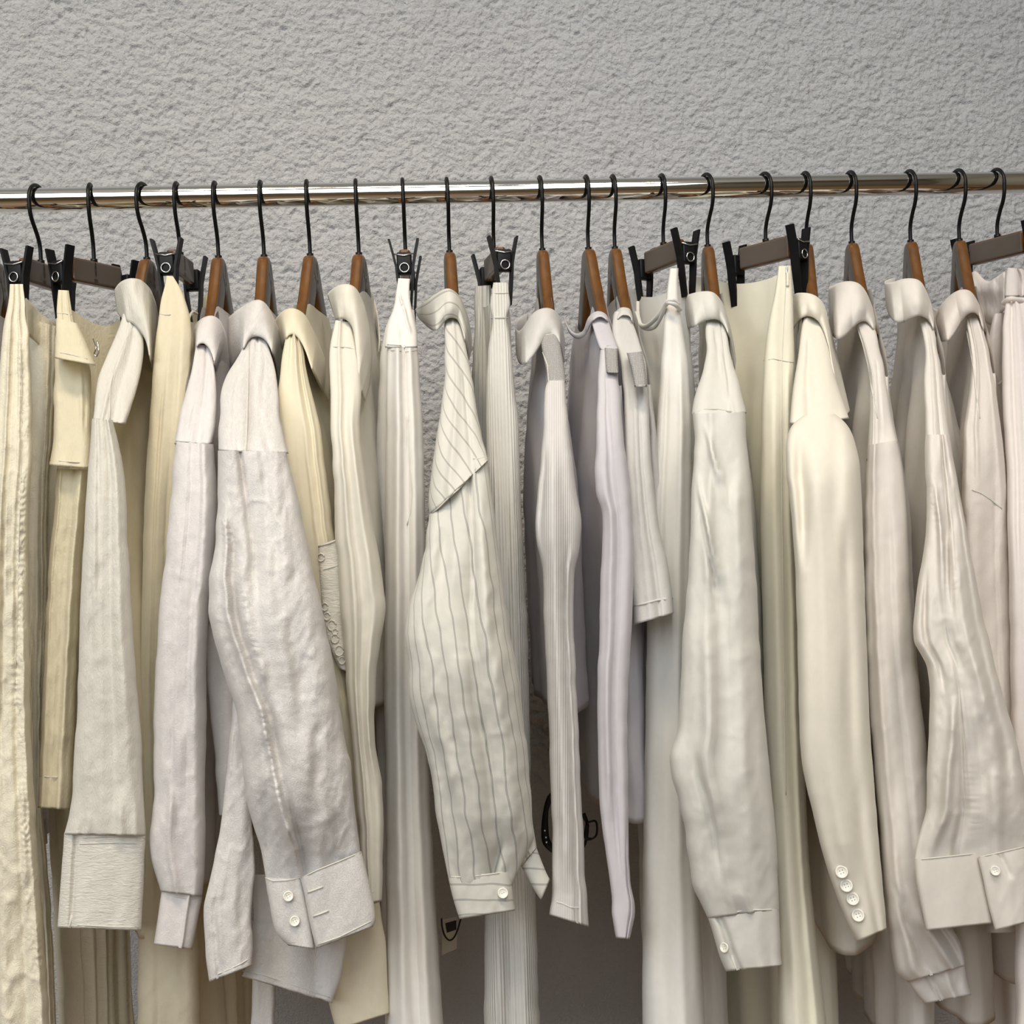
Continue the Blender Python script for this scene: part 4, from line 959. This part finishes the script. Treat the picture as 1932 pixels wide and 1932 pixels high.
ms = loft('mesh_patch', g, M['mesh'], [(1141, 656, 1164, 658), (1143, 680, 1165, 680), (1144, 703, 1167, 704)], [(656, -.150), (704, -.180)], .010, seed=40, wr=(.3, .3), sm=1)
sl = loft('sleeve', g, M['jer13'], [(1132, 660, 1164, 657), (1129, 700, 1166, 700), (1128, 740, 1170, 740), (1126, 800, 1175, 800), (1122, 888, 1184, 888), (1123, 932, 1189, 932), (1136, 964, 1193, 964), (1137, 1005, 1195, 1005), (1133, 1093, 1196, 1093), (1131, 1180, 1193, 1180), (1128, 1269, 1187, 1269), (1127, 1366, 1183, 1366), (1130, 1512, 1185, 1500), (1143, 1615, 1187, 1610), (1150, 1660, 1188, 1660), (1154, 1695, 1196, 1694), (1154, 1720, 1198, 1732), (1163, 1770, 1188, 1772)],
          [(657, -.14), (800, -.215), (1780, -.245)], [(657, .012), (900, .03), (1300, .03), (1700, .02)], seed=41, folds=[(-.2, -.1, -4, .1, .02, .3), (.1, .15, -4, .06, .1, .9), (-.45, -.3, 4, .25, .2, .8), (.9, .5, -5, .06, .8, 1)], wr=(.8, .25), sm=2)
seam(yk, [(1131, 660), (1145, 652), (1158, 652), (1165, 658)], .0007)

# --- 14 short-sleeved tee
fr = wood_hanger(1155, 1196, 'wooden hanger holding the white short-sleeved tee, close behind the lilac top', mark=False)
g = garment('t_shirt', 'white short-sleeved tee with grey mesh shoulder patch and hemmed elbow-length sleeve', 't-shirt', fr)
body('body', g, M['jer14'], fr, -.18, .155, shirt_top(), zpx(1196, 1340, -.15), .008, .030, 121, waves=(6, .004), loff=(0, .016))
ribbon('neck_band', g, M['jer14'], [(1150, 620, 1154, 640, -.03, -.035), (1158, 592, 1161, 606, -.06, -.065), (1172, 580, 1174, 594, -.08, -.09), (1188, 582, 1189, 596, -.075, -.085), (1197, 606, 1197, 620, -.05, -.055)], bulge=.004, inner=.4)
sl = loft('sleeve', g, M['jer14'], [(1160, 588, 1188, 588), (1155, 610, 1195, 610), (1156, 640, 1203, 636), (1165, 660, 1212, 657), (1172, 690, 1219, 688), (1176, 740, 1221, 740), (1178, 800, 1225, 800), (1180, 888, 1231, 888), (1184, 1005, 1246, 1005), (1188, 1078, 1262, 1078), (1191, 1128, 1269, 1126), (1194, 1140, 1270, 1133), (1196, 1179, 1271, 1157)],
          ysh(850, -.19) + [(1180, -.2)], [(588, .012), (850, .026), (1180, .034)], seed=42, folds=[(.2, .3, -3, .1, .3, 1), (-.1, -.1, 3, .2, .2, 1)], wr=(.8, .5), sm=2)
ms = loft('mesh_patch', g, M['mesh'], [(1182, 666, 1211, 663), (1190, 690, 1218, 688), (1197, 730, 1220, 730)], [(663, -.152), (730, -.188)], .012, seed=43, wr=(.3, .3), sm=1)
seam(sl, [(1196, 1143), (1215, 1139), (1240, 1132), (1268, 1129)], .0012, mat=M['jer14'])

# --- 15 white crepe dress with tie
fr = clip_hanger(1247, -21, 'clip hanger holding the smooth white dress with tied strap', L=.046, zc=-.083, hl=.036, mark=False, tilt=0)
g = garment('dress', 'smooth white long dress with a knotted tie strap, behind the tee sleeve', 'dress', fr)
body('back_panel', g, M['crepe15'], fr, -.10, .045, lambda s: -.112 - .018 * (1 - (s / .07) ** 2), -1.45, .007, .030, 131, waves=(6, .005), flare=.3)
nl = loft('front_panel', g, M['crepe15'], [(1264, 506, 1280, 506), (1261, 530, 1279, 530), (1258, 556, 1280, 556), (1255, 580, 1282, 580), (1252, 610, 1287, 610), (1247, 688, 1298, 680), (1239, 800, 1305, 800), (1228, 946, 1306, 946), (1222, 1100, 1307, 1100), (1219, 1269, 1308, 1269), (1216, 1454, 1312, 1454), (1213, 1630, 1316, 1630), (1212, 1750, 1322, 1750), (1212, 1990, 1333, 1990)],
          [(506, -.065), (600, -.08), (900, -.13), (1990, -.16)], [(506, .008), (620, .014), (900, .03), (1990, .045)], seed=44, folds=[(-.5, -.4, -3, .15, .1, .5), (.45, .3, 4, .2, .1, 1), (0, -.1, 3, .3, .3, 1)], wr=(.7, .1), edge=.5, sm=2)
cord('tie_strap', g, M['crepe15'], [(1200, 590, .02), (1208, 612, .0), (1222, 614, -.03), (1240, 598, -.07), (1254, 578, -.09), (1262, 571, -.105), (1274, 575, -.105), (1283, 584, -.09)], .0026, 60, 10)
cord('tie_strap', g, M['crepe15'], [(1203, 570, .03), (1204, 595, .02), (1213, 618, .0), (1234, 618, -.05), (1250, 592, -.085), (1256, 572, -.10), (1268, 566, -.108), (1280, 574, -.10)], .0022, 60, 10)

# --- 16 white poplin shirt
fr = wood_hanger(1330, 1362, 'wooden hanger holding the white poplin shirt right of the tied dress', mark=False, hy=-10)
g = garment('shirt', 'white poplin shirt with open wide collar and long sleeve, right of the tied dress', 'shirt', fr)
body('body', g, M['pop16'], fr, -.18, .155, shirt_top(), zpx(1420, 1690, -.15), .008, .030, 141, waves=(7, .006), loff=(0, .012))
ribbon('collar', g, M['pop16'], [(1283, 562, 1286, 615, .01, 0), (1287, 560, 1294, 626, -.03, -.04), (1300, 556, 1310, 617, -.055, -.07), (1322, 550, 1328, 605, -.08, -.10), (1347, 550, 1350, 600, -.09, -.11), (1364, 572, 1366, 610, -.075, -.09), (1375, 607, 1378, 640, -.05, -.065), (1385, 652, 1384, 690, -.02, -.03), (1388, 680, 1386, 700, .0, 0)], bulge=.010)
ribbon('collar_back', g, M['pop16'], [(1283, 562, 1284, 590, .0, .0), (1296, 530, 1298, 570, .04, .04), (1312, 520, 1312, 560, .06, .06), (1330, 522, 1330, 560, .06, .06)], bulge=-.004)
yk = loft('shoulder', g, M['pop16'], [(1332, 602, 1364, 604), (1330, 626, 1372, 626), (1335, 662, 1378, 665), (1327, 701, 1388, 701), (1308, 753, 1400, 745), (1306, 784, 1408, 780)], ysh(784, -.205), [(602, .013), (784, .032)], seed=45, folds=[(-.1, .1, -4, .12, .1, .6), (.2, .5, 3, .1, .3, 1), (.6, .4, -2.5, .08, 0, 1)], wr=(1, .6), sm=2)
sl = loft('sleeve', g, M['pop16'], [(1306, 780, 1406, 778), (1312, 830, 1407, 830), (1309, 861, 1413, 873), (1304, 930, 1416, 930), (1303, 1005, 1420, 1005), (1298, 1093, 1427, 1093), (1287, 1210, 1433, 1210), (1283, 1327, 1440, 1320), (1279, 1384, 1446, 1384), (1263, 1425, 1449, 1425), (1268, 1469, 1454, 1469), (1281, 1510, 1458, 1512), (1293, 1571, 1463, 1571), (1302, 1640, 1467, 1640), (1306, 1673, 1469, 1680), (1336, 1733, 1470, 1716)],
          [(780, -.21), (950, -.24), (1733, -.25)], [(780, .032), (1000, .042), (1500, .046), (1733, .022)], seed=46, rf=(4, 2.5), sm=2,
          folds=[(-.6, .25, 8, .10, .02, .2), (-.85, .1, 7, .09, .12, .38), (-.75, .0, -6, .07, .16, .42), (.08, .02, -9, .045, .35, 1), (-.3, -.25, 5, .2, .4, .85), (.5, .55, 4, .25, .1, 1), (-.5, -.3, -5, .08, .65, .95), (-.1, .2, 6, .1, .88, 1)], wr=(1.2, .9))
seam(yk, [(1308, 780), (1330, 772), (1355, 772), (1383, 777)], .0007)
cf = loft('cuff', g, M['pop16'], [(1336, 1733, 1470, 1714), (1344, 1755, 1471, 1750), (1352, 1785, 1473, 1785), (1360, 1812, 1474, 1810), (1370, 1833, 1475, 1822)], -.251, .022, seed=47, wr=(.7, .4), edge=.4, folds=[(-.7, -.5, -5, .10, 0, 1), (.2, .25, 3, .3, 0, 1)], sm=2)
seam(cf, [(1338, 1733), (1370, 1724), (1410, 1717), (1468, 1716)], .0007); btn(cf, 1367, 1788, .0048, tilt=(-.8, 0))

# --- 17 cream zip trousers
fr = clip_hanger(1440, -34, 'clip hanger holding the pale cream zip trousers', hy=-8, L=.048, zc=-.0815, hl=.038, mark=False)
g = garment('trousers', 'pale cream flared trousers with side zip, left of the cream blazer', 'trousers', fr)
body('back_panel', g, M['cream17'], fr, -.12, .05, lambda s: -.105 - .010 * (1 - (s / .08) ** 2), -1.45, .006, .036, 151, waves=(5, .006), flare=.35, squeeze=.3)
nl = loft('near_leg', g, M['cream17'], [(1468, 502, 1493, 501), (1466, 520, 1494, 520), (1463, 548, 1495, 545), (1455, 580, 1496, 580), (1449, 611, 1497, 611), (1441, 683, 1499, 683), (1437, 760, 1500, 760), (1436, 860, 1500, 860), (1435, 1000, 1504, 1000), (1438, 1120, 1510, 1120), (1443, 1366, 1516, 1366), (1450, 1480, 1520, 1483), (1460, 1659, 1529, 1659), (1468, 1835, 1547, 1825), (1471, 1990, 1566, 1990)],
          [(501, -.065), (620, -.09), (900, -.13), (1990, -.18)], [(501, .009), (620, .018), (900, .032), (1990, .045)], seed=48, folds=[(-.2, -.1, 4, .35, .1, 1), (.62, .6, 3, .15, .1, 1)], wr=(.8, .15), edge=.5, sm=2)
seam(nl, [(1441, 680), (1460, 677), (1473, 680), (1485, 682), (1497, 684)], .0006); seam(nl, [(1483, 520), (1480, 580), (1475, 680), (1474, 800), (1476, 1000), (1479, 1200), (1481, 1366), (1483, 1500)], .0005)
zp = cord('zip_pull', nl, M['silver'], [(1485, 503, on(nl, 1485, 505) - .001), (1484, 515, on(nl, 1484, 515) - .001), (1485, 535, on(nl, 1485, 535) - .001)], .0012); cord('zip_pull', nl, M['cream17'], [(1486, 515, on(nl, 1486, 515) - .002), (1486, 540, on(nl, 1486, 540) - .001)], .0018, 10)

# --- 18 cream blazer
fr = wood_hanger(1517, 1543, 'wooden hanger holding the cream blazer', mark=False)
g = garment('blazer', 'cream tailored blazer with four-button sleeve', 'blazer', fr)
body('body', g, M['blaz18'], fr, -.18, .155, shirt_top(), zpx(1560, 1838, -.19), .010, .042, 161, waves=(3, .006), loff=(-.006, .0), hemtilt=-.03, flare=.5)
ribbon('lapel_collar', g, M['blaz18'], [(1489, 560, 1493, 630, .01, 0), (1494, 554, 1500, 606, -.03, -.04), (1514, 552, 1518, 594, -.075, -.095), (1538, 555, 1538, 596, -.09, -.11), (1556, 574, 1553, 618, -.08, -.10), (1562, 605, 1563, 650, -.065, -.085), (1577, 662, 1572, 700, -.055, -.075), (1590, 720, 1582, 745, -.07, -.08), (1603, 776, 1596, 784, -.08, -.09)], bulge=.010, inner=.3)
yk = loft('shoulder', g, M['blaz18'], [(1518, 594, 1548, 596), (1512, 620, 1556, 620), (1508, 660, 1566, 660), (1498, 720, 1576, 712), (1493, 760, 1590, 755), (1490, 800, 1602, 790)], ysh(800, -.195), [(594, .014), (700, .024), (800, .020)], seed=49, folds=[(-.4, -.3, -3, .15, .2, 1)], wr=(.6, .15), edge=.3, sm=2)
sl = loft('sleeve', g, M['blaz18'], [(1515, 784, 1575, 781), (1500, 794, 1592, 792), (1490, 806, 1602, 806), (1485, 822, 1610, 822), (1482, 844, 1616, 844), (1484, 903, 1623, 880), (1491, 946, 1626, 950), (1500, 1064, 1630, 1064), (1504, 1181, 1634, 1181), (1508, 1366, 1641, 1366), (1511, 1430, 1646, 1440), (1524, 1495, 1652, 1510), (1548, 1595, 1658, 1590), (1563, 1645, 1663, 1645), (1580, 1694, 1667, 1690), (1600, 1744, 1672, 1730), (1618, 1777, 1672, 1753)],
          [(781, -.215), (900, -.245), (1777, -.26)], [(781, .022), (830, .042), (1300, .05), (1777, .024)], seed=50, folds=[(-.6, -.75, -8, .16, .03, .3), (-.15, -.2, 4, .3, .05, .9), (.5, .5, -3, .2, .2, 1)], wr=(.8, .12), edge=.4, sm=2)
for (x, y) in ((1588, 1645), (1597, 1671), (1609, 1696), (1619, 1727)): btn(sl, x, y, .0061)

# --- 19 soft white shirt, crumpled cuff
fr = wood_hanger(1602, 1647, 'wooden hanger holding the soft shirt with the crumpled cuff', mark=False)
g = garment('shirt', 'soft white shirt with crumpled sleeve end, right of the blazer', 'shirt', fr)
body('body', g, M['pop19'], fr, -.18, .155, shirt_top(), zpx(1690, 1990, -.1), .008, .034, 171, waves=(9, .006), loff=(0, .004))
ribbon('collar', g, M['pop19'], [(1578, 538, 1580, 560, .05, .05), (1563, 540, 1562, 600, .02, .02), (1561, 548, 1562, 625, .0, -.0), (1566, 542, 1570, 640, -.04, -.05), (1577, 535, 1582, 643, -.065, -.085), (1598, 530, 1600, 632, -.085, -.105), (1622, 533, 1618, 606, -.09, -.115), (1636, 554, 1634, 604, -.08, -.10), (1650, 592, 1650, 622, -.055, -.07), (1663, 640, 1659, 660, -.025, -.035), (1668, 672, 1664, 690, .0, 0)], bulge=.012, inner=.25)
yk = loft('shoulder', g, M['pop19'], [(1613, 606, 1640, 604), (1618, 625, 1650, 616), (1630, 660, 1661, 660), (1640, 700, 1668, 695), (1642, 740, 1675, 740), (1639, 800, 1685, 800), (1634, 870, 1694, 836)], ysh(860, -.19), [(604, .012), (860, .028)], seed=52, pucker=[([(1617, 616), (1628, 650), (1640, 695), (1646, 735), (1655, 800)], .8, 6)], folds=[(-.7, -.6, 2, .1, 0, 1), (.2, -.1, -3, .1, .3, 1)], wr=(1, .5), sm=2)
sl = loft('sleeve', g, M['pop19'], [(1638, 840, 1692, 830), (1632, 903, 1702, 880), (1631, 976, 1710, 950), (1632, 1100, 1717, 1100), (1634, 1210, 1724, 1210), (1642, 1366, 1744, 1366), (1650, 1454, 1752, 1454), (1659, 1542, 1760, 1542), (1666, 1640, 1768, 1640), (1674, 1740, 1790, 1740), (1682, 1800, 1812, 1775), (1690, 1838, 1819, 1800), (1713, 1853, 1821, 1822)],
          [(830, -.19), (1000, -.205), (1853, -.215)], [(830, .028), (1200, .036), (1700, .045), (1853, .03)], seed=53, folds=[(-.55, -.5, 3, .15, 0, 1), (.15, .2, -3, .12, .1, .8), (-.2, .6, 8, .14, .82, 1), (.3, .9, -9, .12, .8, 1), (-.6, -.1, -6, .12, .82, 1)], wr=(1.2, .7), sm=2)
cf = loft('cuff', g, M['pop19'], [(1712, 1850, 1818, 1800), (1722, 1868, 1822, 1835), (1735, 1885, 1828, 1865), (1744, 1894, 1832, 1877)], -.216, .022, seed=54, folds=[(-.3, -.2, -7, .1, 0, 1), (.3, .3, 4, .15, 0, 1)], wr=(1, 1.0), sm=2)
seam(yk, [(1634, 896), (1645, 875), (1660, 858), (1675, 845), (1692, 833)], .0008)
seam(yk, [(1617, 616), (1628, 650), (1638, 690), (1644, 730), (1655, 790)], .0008)

# --- 20 crisp warm white shirt with wide split cuff
fr = wood_hanger(1713, 1757, 'wooden hanger holding the crisp warm-white shirt with wide split cuff', mark=False)
g = garment('shirt', 'crisp warm-white shirt with wide split buttoned cuff near the right edge', 'shirt', fr)
body('body', g, M['pop20'], fr, -.18, .155, shirt_top(), zpx(1800, 1900, -.1), .008, .040, 181, waves=(9, .007), loff=(0, .004))
ribbon('collar', g, M['pop20'], [(1690, 524, 1690, 550, .05, .05), (1668, 530, 1668, 560, .02, .02), (1666, 536, 1670, 580, -.01, -.02), (1672, 534, 1680, 603, -.04, -.06), (1688, 533, 1696, 613, -.07, -.09), (1706, 525, 1714, 604, -.085, -.11), (1736, 527, 1732, 594, -.095, -.12), (1750, 554, 1748, 600, -.085, -.105), (1761, 588, 1760, 614, -.06, -.08), (1766, 625, 1764, 650, -.03, -.04)], bulge=.012, inner=.3)
yk = loft('shoulder', g, M['pop20'], [(1733, 596, 1757, 600), (1740, 625, 1764, 630), (1746, 667, 1770, 662), (1743, 720, 1779, 727), (1745, 800, 1788, 800), (1747, 850, 1796, 850)], ysh(850, -.22), [(596, .012), (850, .03)], seed=55, folds=[(0, -.2, 3, .12, 0, 1), (.4, .3, -3, .1, .2, 1)], wr=(1, .5), sm=2)
sl = loft('sleeve', g, M['pop20'], [(1745, 820, 1790, 820), (1747, 917, 1806, 903), (1749, 985, 1822, 990), (1741, 1049, 1833, 1049), (1729, 1122, 1845, 1115), (1722, 1185, 1859, 1181), (1724, 1212, 1868, 1212), (1750, 1255, 1879, 1260), (1755, 1313, 1892, 1313), (1754, 1366, 1909, 1366), (1750, 1425, 1925, 1430), (1747, 1530, 1945, 1530), (1729, 1589, 1955, 1575), (1724, 1620, 1958, 1592), (1729, 1655, 1958, 1630)],
          [(820, -.22), (1000, -.265), (1620, -.285)], [(820, .03), (1000, .038), (1300, .05), (1540, .028), (1620, .008)], seed=56, rf=(4, 2.5), sm=2, step=3, m=170, pucker=[([(1752, 900), (1768, 985), (1790, 1040), (1800, 1110)], .7, 8), ([(1826, 1440), (1830, 1500), (1838, 1560), (1844, 1605)], .6, 7)],
          folds=[(-.45, .1, 6, .14, .1, .5), (.3, -.1, -9, .07, 0, .55), (-.1, -.35, -8, .06, .5, 1), (-.35, -.75, 7, .10, .6, .97), (-.75, -.6, -6, .08, .3, .6), (.45, .35, 4, .2, .2, 1), (.8, .7, -3, .1, .1, .8), (-.05, 0, 4, .1, .55, 1)], wr=(1.4, 1.1))
c1 = loft('cuff', g, M['pop20'], [(1725, 1621, 1847, 1609), (1729, 1665, 1856, 1655), (1738, 1710, 1866, 1700), (1748, 1756, 1874, 1742)], -.287, .016, seed=57, wr=(.4, .3), edge=.3, sm=1, p=.85)
c2 = loft('cuff', g, M['pop20'], [(1845, 1618, 1960, 1590), (1855, 1660, 1960, 1635), (1865, 1710, 1960, 1690), (1877, 1756, 1960, 1735)], -.296, .014, seed=58, wr=(.6, .5), edge=.3, sm=1, p=.85, folds=[(-.3, .0, -2, .08, 0, .4)])
seam(c1, [(1726, 1622), (1770, 1618), (1845, 1610)], .0007); seam(c2, [(1847, 1617), (1880, 1610), (1935, 1597)], .0007); btn(c2, 1878, 1643, .0046)

# --- 21 blush white shirt
fr = wood_hanger(1805, 1850, 'wooden hanger holding the blush-white shirt, rightmost wooden hanger', mark=False)
g = garment('shirt', 'blush-white cotton shirt with rounded collar, rightmost shirt on the rail', 'shirt', fr)
body('body', g, M['cot21'], fr, -.18, .155, shirt_top(), zpx(1860, 1830, -.1), .008, .040, 191, waves=(7, .007), loff=(0, .006), hemtilt=.05)
ribbon('collar', g, M['cot21'], [(1764, 606, 1766, 640, .0, -.0), (1766, 592, 1772, 645, -.035, -.045), (1778, 572, 1790, 645, -.06, -.08), (1794, 556, 1806, 622, -.075, -.095), (1812, 546, 1820, 594, -.09, -.11), (1831, 547, 1836, 587, -.09, -.115), (1844, 568, 1848, 596, -.075, -.095), (1856, 598, 1857, 630, -.05, -.065), (1864, 640, 1862, 665, -.02, -.03)], bulge=.012, inner=.3)
sl = loft('sleeve', g, M['cot21'], [(1822, 590, 1844, 590), (1821, 605, 1852, 605), (1828, 640, 1862, 645), (1834, 690, 1870, 690), (1830, 730, 1878, 727), (1819, 800, 1888, 800), (1815, 900, 1898, 900), (1815, 1100, 1906, 1100), (1830, 1366, 1920, 1366), (1850, 1600, 1935, 1600), (1860, 1760, 1938, 1760)],
          ysh(850, -.19) + [(1760, -.2)], [(590, .012), (800, .026), (1400, .035)], seed=59, rf=(4, 2), pucker=[([(1824, 610), (1832, 660), (1838, 700), (1844, 750)], .9, 6)], folds=[(-.4, -.3, 3, .1, 0, .3)], wr=(1.2, .9), sm=2)
seam(sl, [(1834, 924), (1850, 930), (1870, 943), (1890, 960)], .0008); seam(sl, [(1824, 625), (1836, 690), (1842, 740), (1848, 790)], .0008)

# --- 22 pale jogger trousers with gathered waist
fr = clip_hanger(1877, -26, 'clip hanger at the right edge holding the gathered-waist trousers', L=.050, zc=-.0825, hl=.038, mark=False)
g = garment('trousers', 'pale blush trousers with gathered elastic waist at the right edge', 'trousers', fr)
ribbon('gathered_waist', g, M['jog22'], [(1830, 520, 1834, 560, .03, .02), (1840, 512, 1850, 590, .02, .0), (1856, 530, 1860, 605, .0, -.01), (1866, 534, 1870, 615, -.015, -.02), (1876, 528, 1882, 600, -.03, -.04), (1896, 514, 1896, 580, -.05, -.07)], wr=4.0, bulge=.008, thick=.003)
body('back_panel', g, M['jog22'], fr, -.10, .05, lambda s: -.15 - .02 * (1 - (s / .08) ** 2), -1.45, .012, .040, 201, waves=(14, .006), flare=.3)
kn = loft('waist_fold', g, M['jog22'], [(1901, 505, 1928, 507), (1897, 520, 1940, 520), (1894, 545, 1944, 545), (1895, 560, 1940, 560)], -.075, .013, seed=60, folds=[(.3, .3, -5, .12, 0, 1)], wr=(.5, .3), sm=1)
nl = loft('near_leg', g, M['jog22'], [(1897, 560, 1940, 562), (1895, 585, 1950, 585), (1891, 620, 1960, 620), (1890, 700, 1975, 700), (1893, 800, 1985, 800), (1899, 900, 1990, 900), (1901, 1005, 1992, 1005), (1905, 1181, 1996, 1181), (1908, 1366, 2000, 1366), (1912, 1600, 2006, 1600), (1915, 1750, 2010, 1750), (1916, 1990, 2014, 1990)],
          [(560, -.08), (700, -.13), (1000, -.215), (1990, -.24)], [(560, .012), (700, .026), (1000, .035)], seed=61, folds=[(-.5, -.6, -3, .1, 0, .4), (-.1, -.2, 4, .12, 0, .5)], wr=(.8, .2), sm=2)
sd = loft('far_leg', g, M['jog22'], [(1874, 592, 1896, 590), (1866, 626, 1893, 626), (1863, 680, 1893, 680), (1868, 800, 1899, 800), (1880, 1000, 1906, 1000)], -.05, .014, seed=62, wr=(1, .4), lip=True)
cord('drawstring', g, M['jog22'], [(1893, 572, -.085), (1905, 564, -.098), (1920, 566, -.098), (1932, 572, -.09)], .003, 30, 10)
cord('belt_cord', g, M['jog22'], [(1883, 717, -.06), (1884, 725, -.07), (1891, 718, -.072)], .0012, 20)

# ------------------------------------------------------------------ tag and belt glimpsed low between the garments
t = thing('swing_tag', 'small beige swing tag on a black cord under the striped cuff', 'tag', at(np.array(858.), np.array(1760.), np.array(.06)))
c = [at(np.array(float(a)), np.array(float(b)), np.array(.065)) for a, b in ((834, 1735), (862, 1730), (862, 1790), (834, 1802))]
d = np.array([0, .0012, 0]); mesh_obj('card', [*c, *[p + d for p in c]], [(0, 1, 2, 3), (7, 6, 5, 4), (0, 4, 5, 1), (1, 5, 6, 2), (2, 6, 7, 3), (3, 7, 4, 0)], M['card'], t, smooth=False)
c = [at(np.array(float(a)), np.array(float(b)), np.array(.0645)) for a, b in ((840, 1742), (861, 1736), (861, 1754), (843, 1760))]
mesh_obj('printed_label', c, [(0, 1, 2, 3)], M['print'], t, smooth=False)
cord('cord', t, M['belt'], [(833, 1733, .05), (834, 1748, .05), (839, 1765, .05), (848, 1774, .05), (857, 1768, .05), (864, 1752, .05), (869, 1734, .05)], .0011)
b = thing('belt', 'black punched leather belt looped low behind the two long-sleeved tops', 'belt', at(np.array(1060.), np.array(1560.), np.array(.08)))


def strap(name, pts, w, Y, th=.003):
    P = spline([(a, b_, 0) for a, b_ in pts], 40)[:, :2]; T = np.gradient(P, axis=0); T /= np.linalg.norm(T, axis=1)[:, None]; N = np.stack([-T[:, 1], T[:, 0]], 1)
    ww = np.interp(np.linspace(0, 1, len(P)), np.linspace(0, 1, len(w)), w)[:, None]
    A = P + N * ww / 2; B = P - N * ww / 2; V = []
    for i in range(len(P)):
        for q, y in ((A, Y), (B, Y), (B, Y + th), (A, Y + th)): V.append(at(np.array(q[i, 0]), np.array(q[i, 1]), np.array(y)))
    F = [tuple(x) for x in grid_faces(len(P), 4, True)] + [(3, 2, 1, 0), tuple(4 * (len(P) - 1) + k for k in range(4))]
    return mesh_obj(name, V, F, M['belt'], b)


st_ = strap('strap', [(1052, 1488), (1038, 1505), (1030, 1530), (1028, 1565), (1032, 1590), (1052, 1610), (1075, 1618), (1095, 1606), (1106, 1585), (1108, 1555), (1100, 1535)], [5, 12, 10, 14, 16, 10, 7, 5, 5, 6, 9], .075)
strap('buckle', [(1108, 1552), (1124, 1550), (1126, 1572), (1118, 1582), (1106, 1580), (1108, 1556)], [4, 4, 4, 4, 8, 8], .07)
for (x, y) in ((1028, 1567), (1030, 1580), (1031, 1589)): button(st_, x, y, .0745, .0012, mat='silver')

finish()
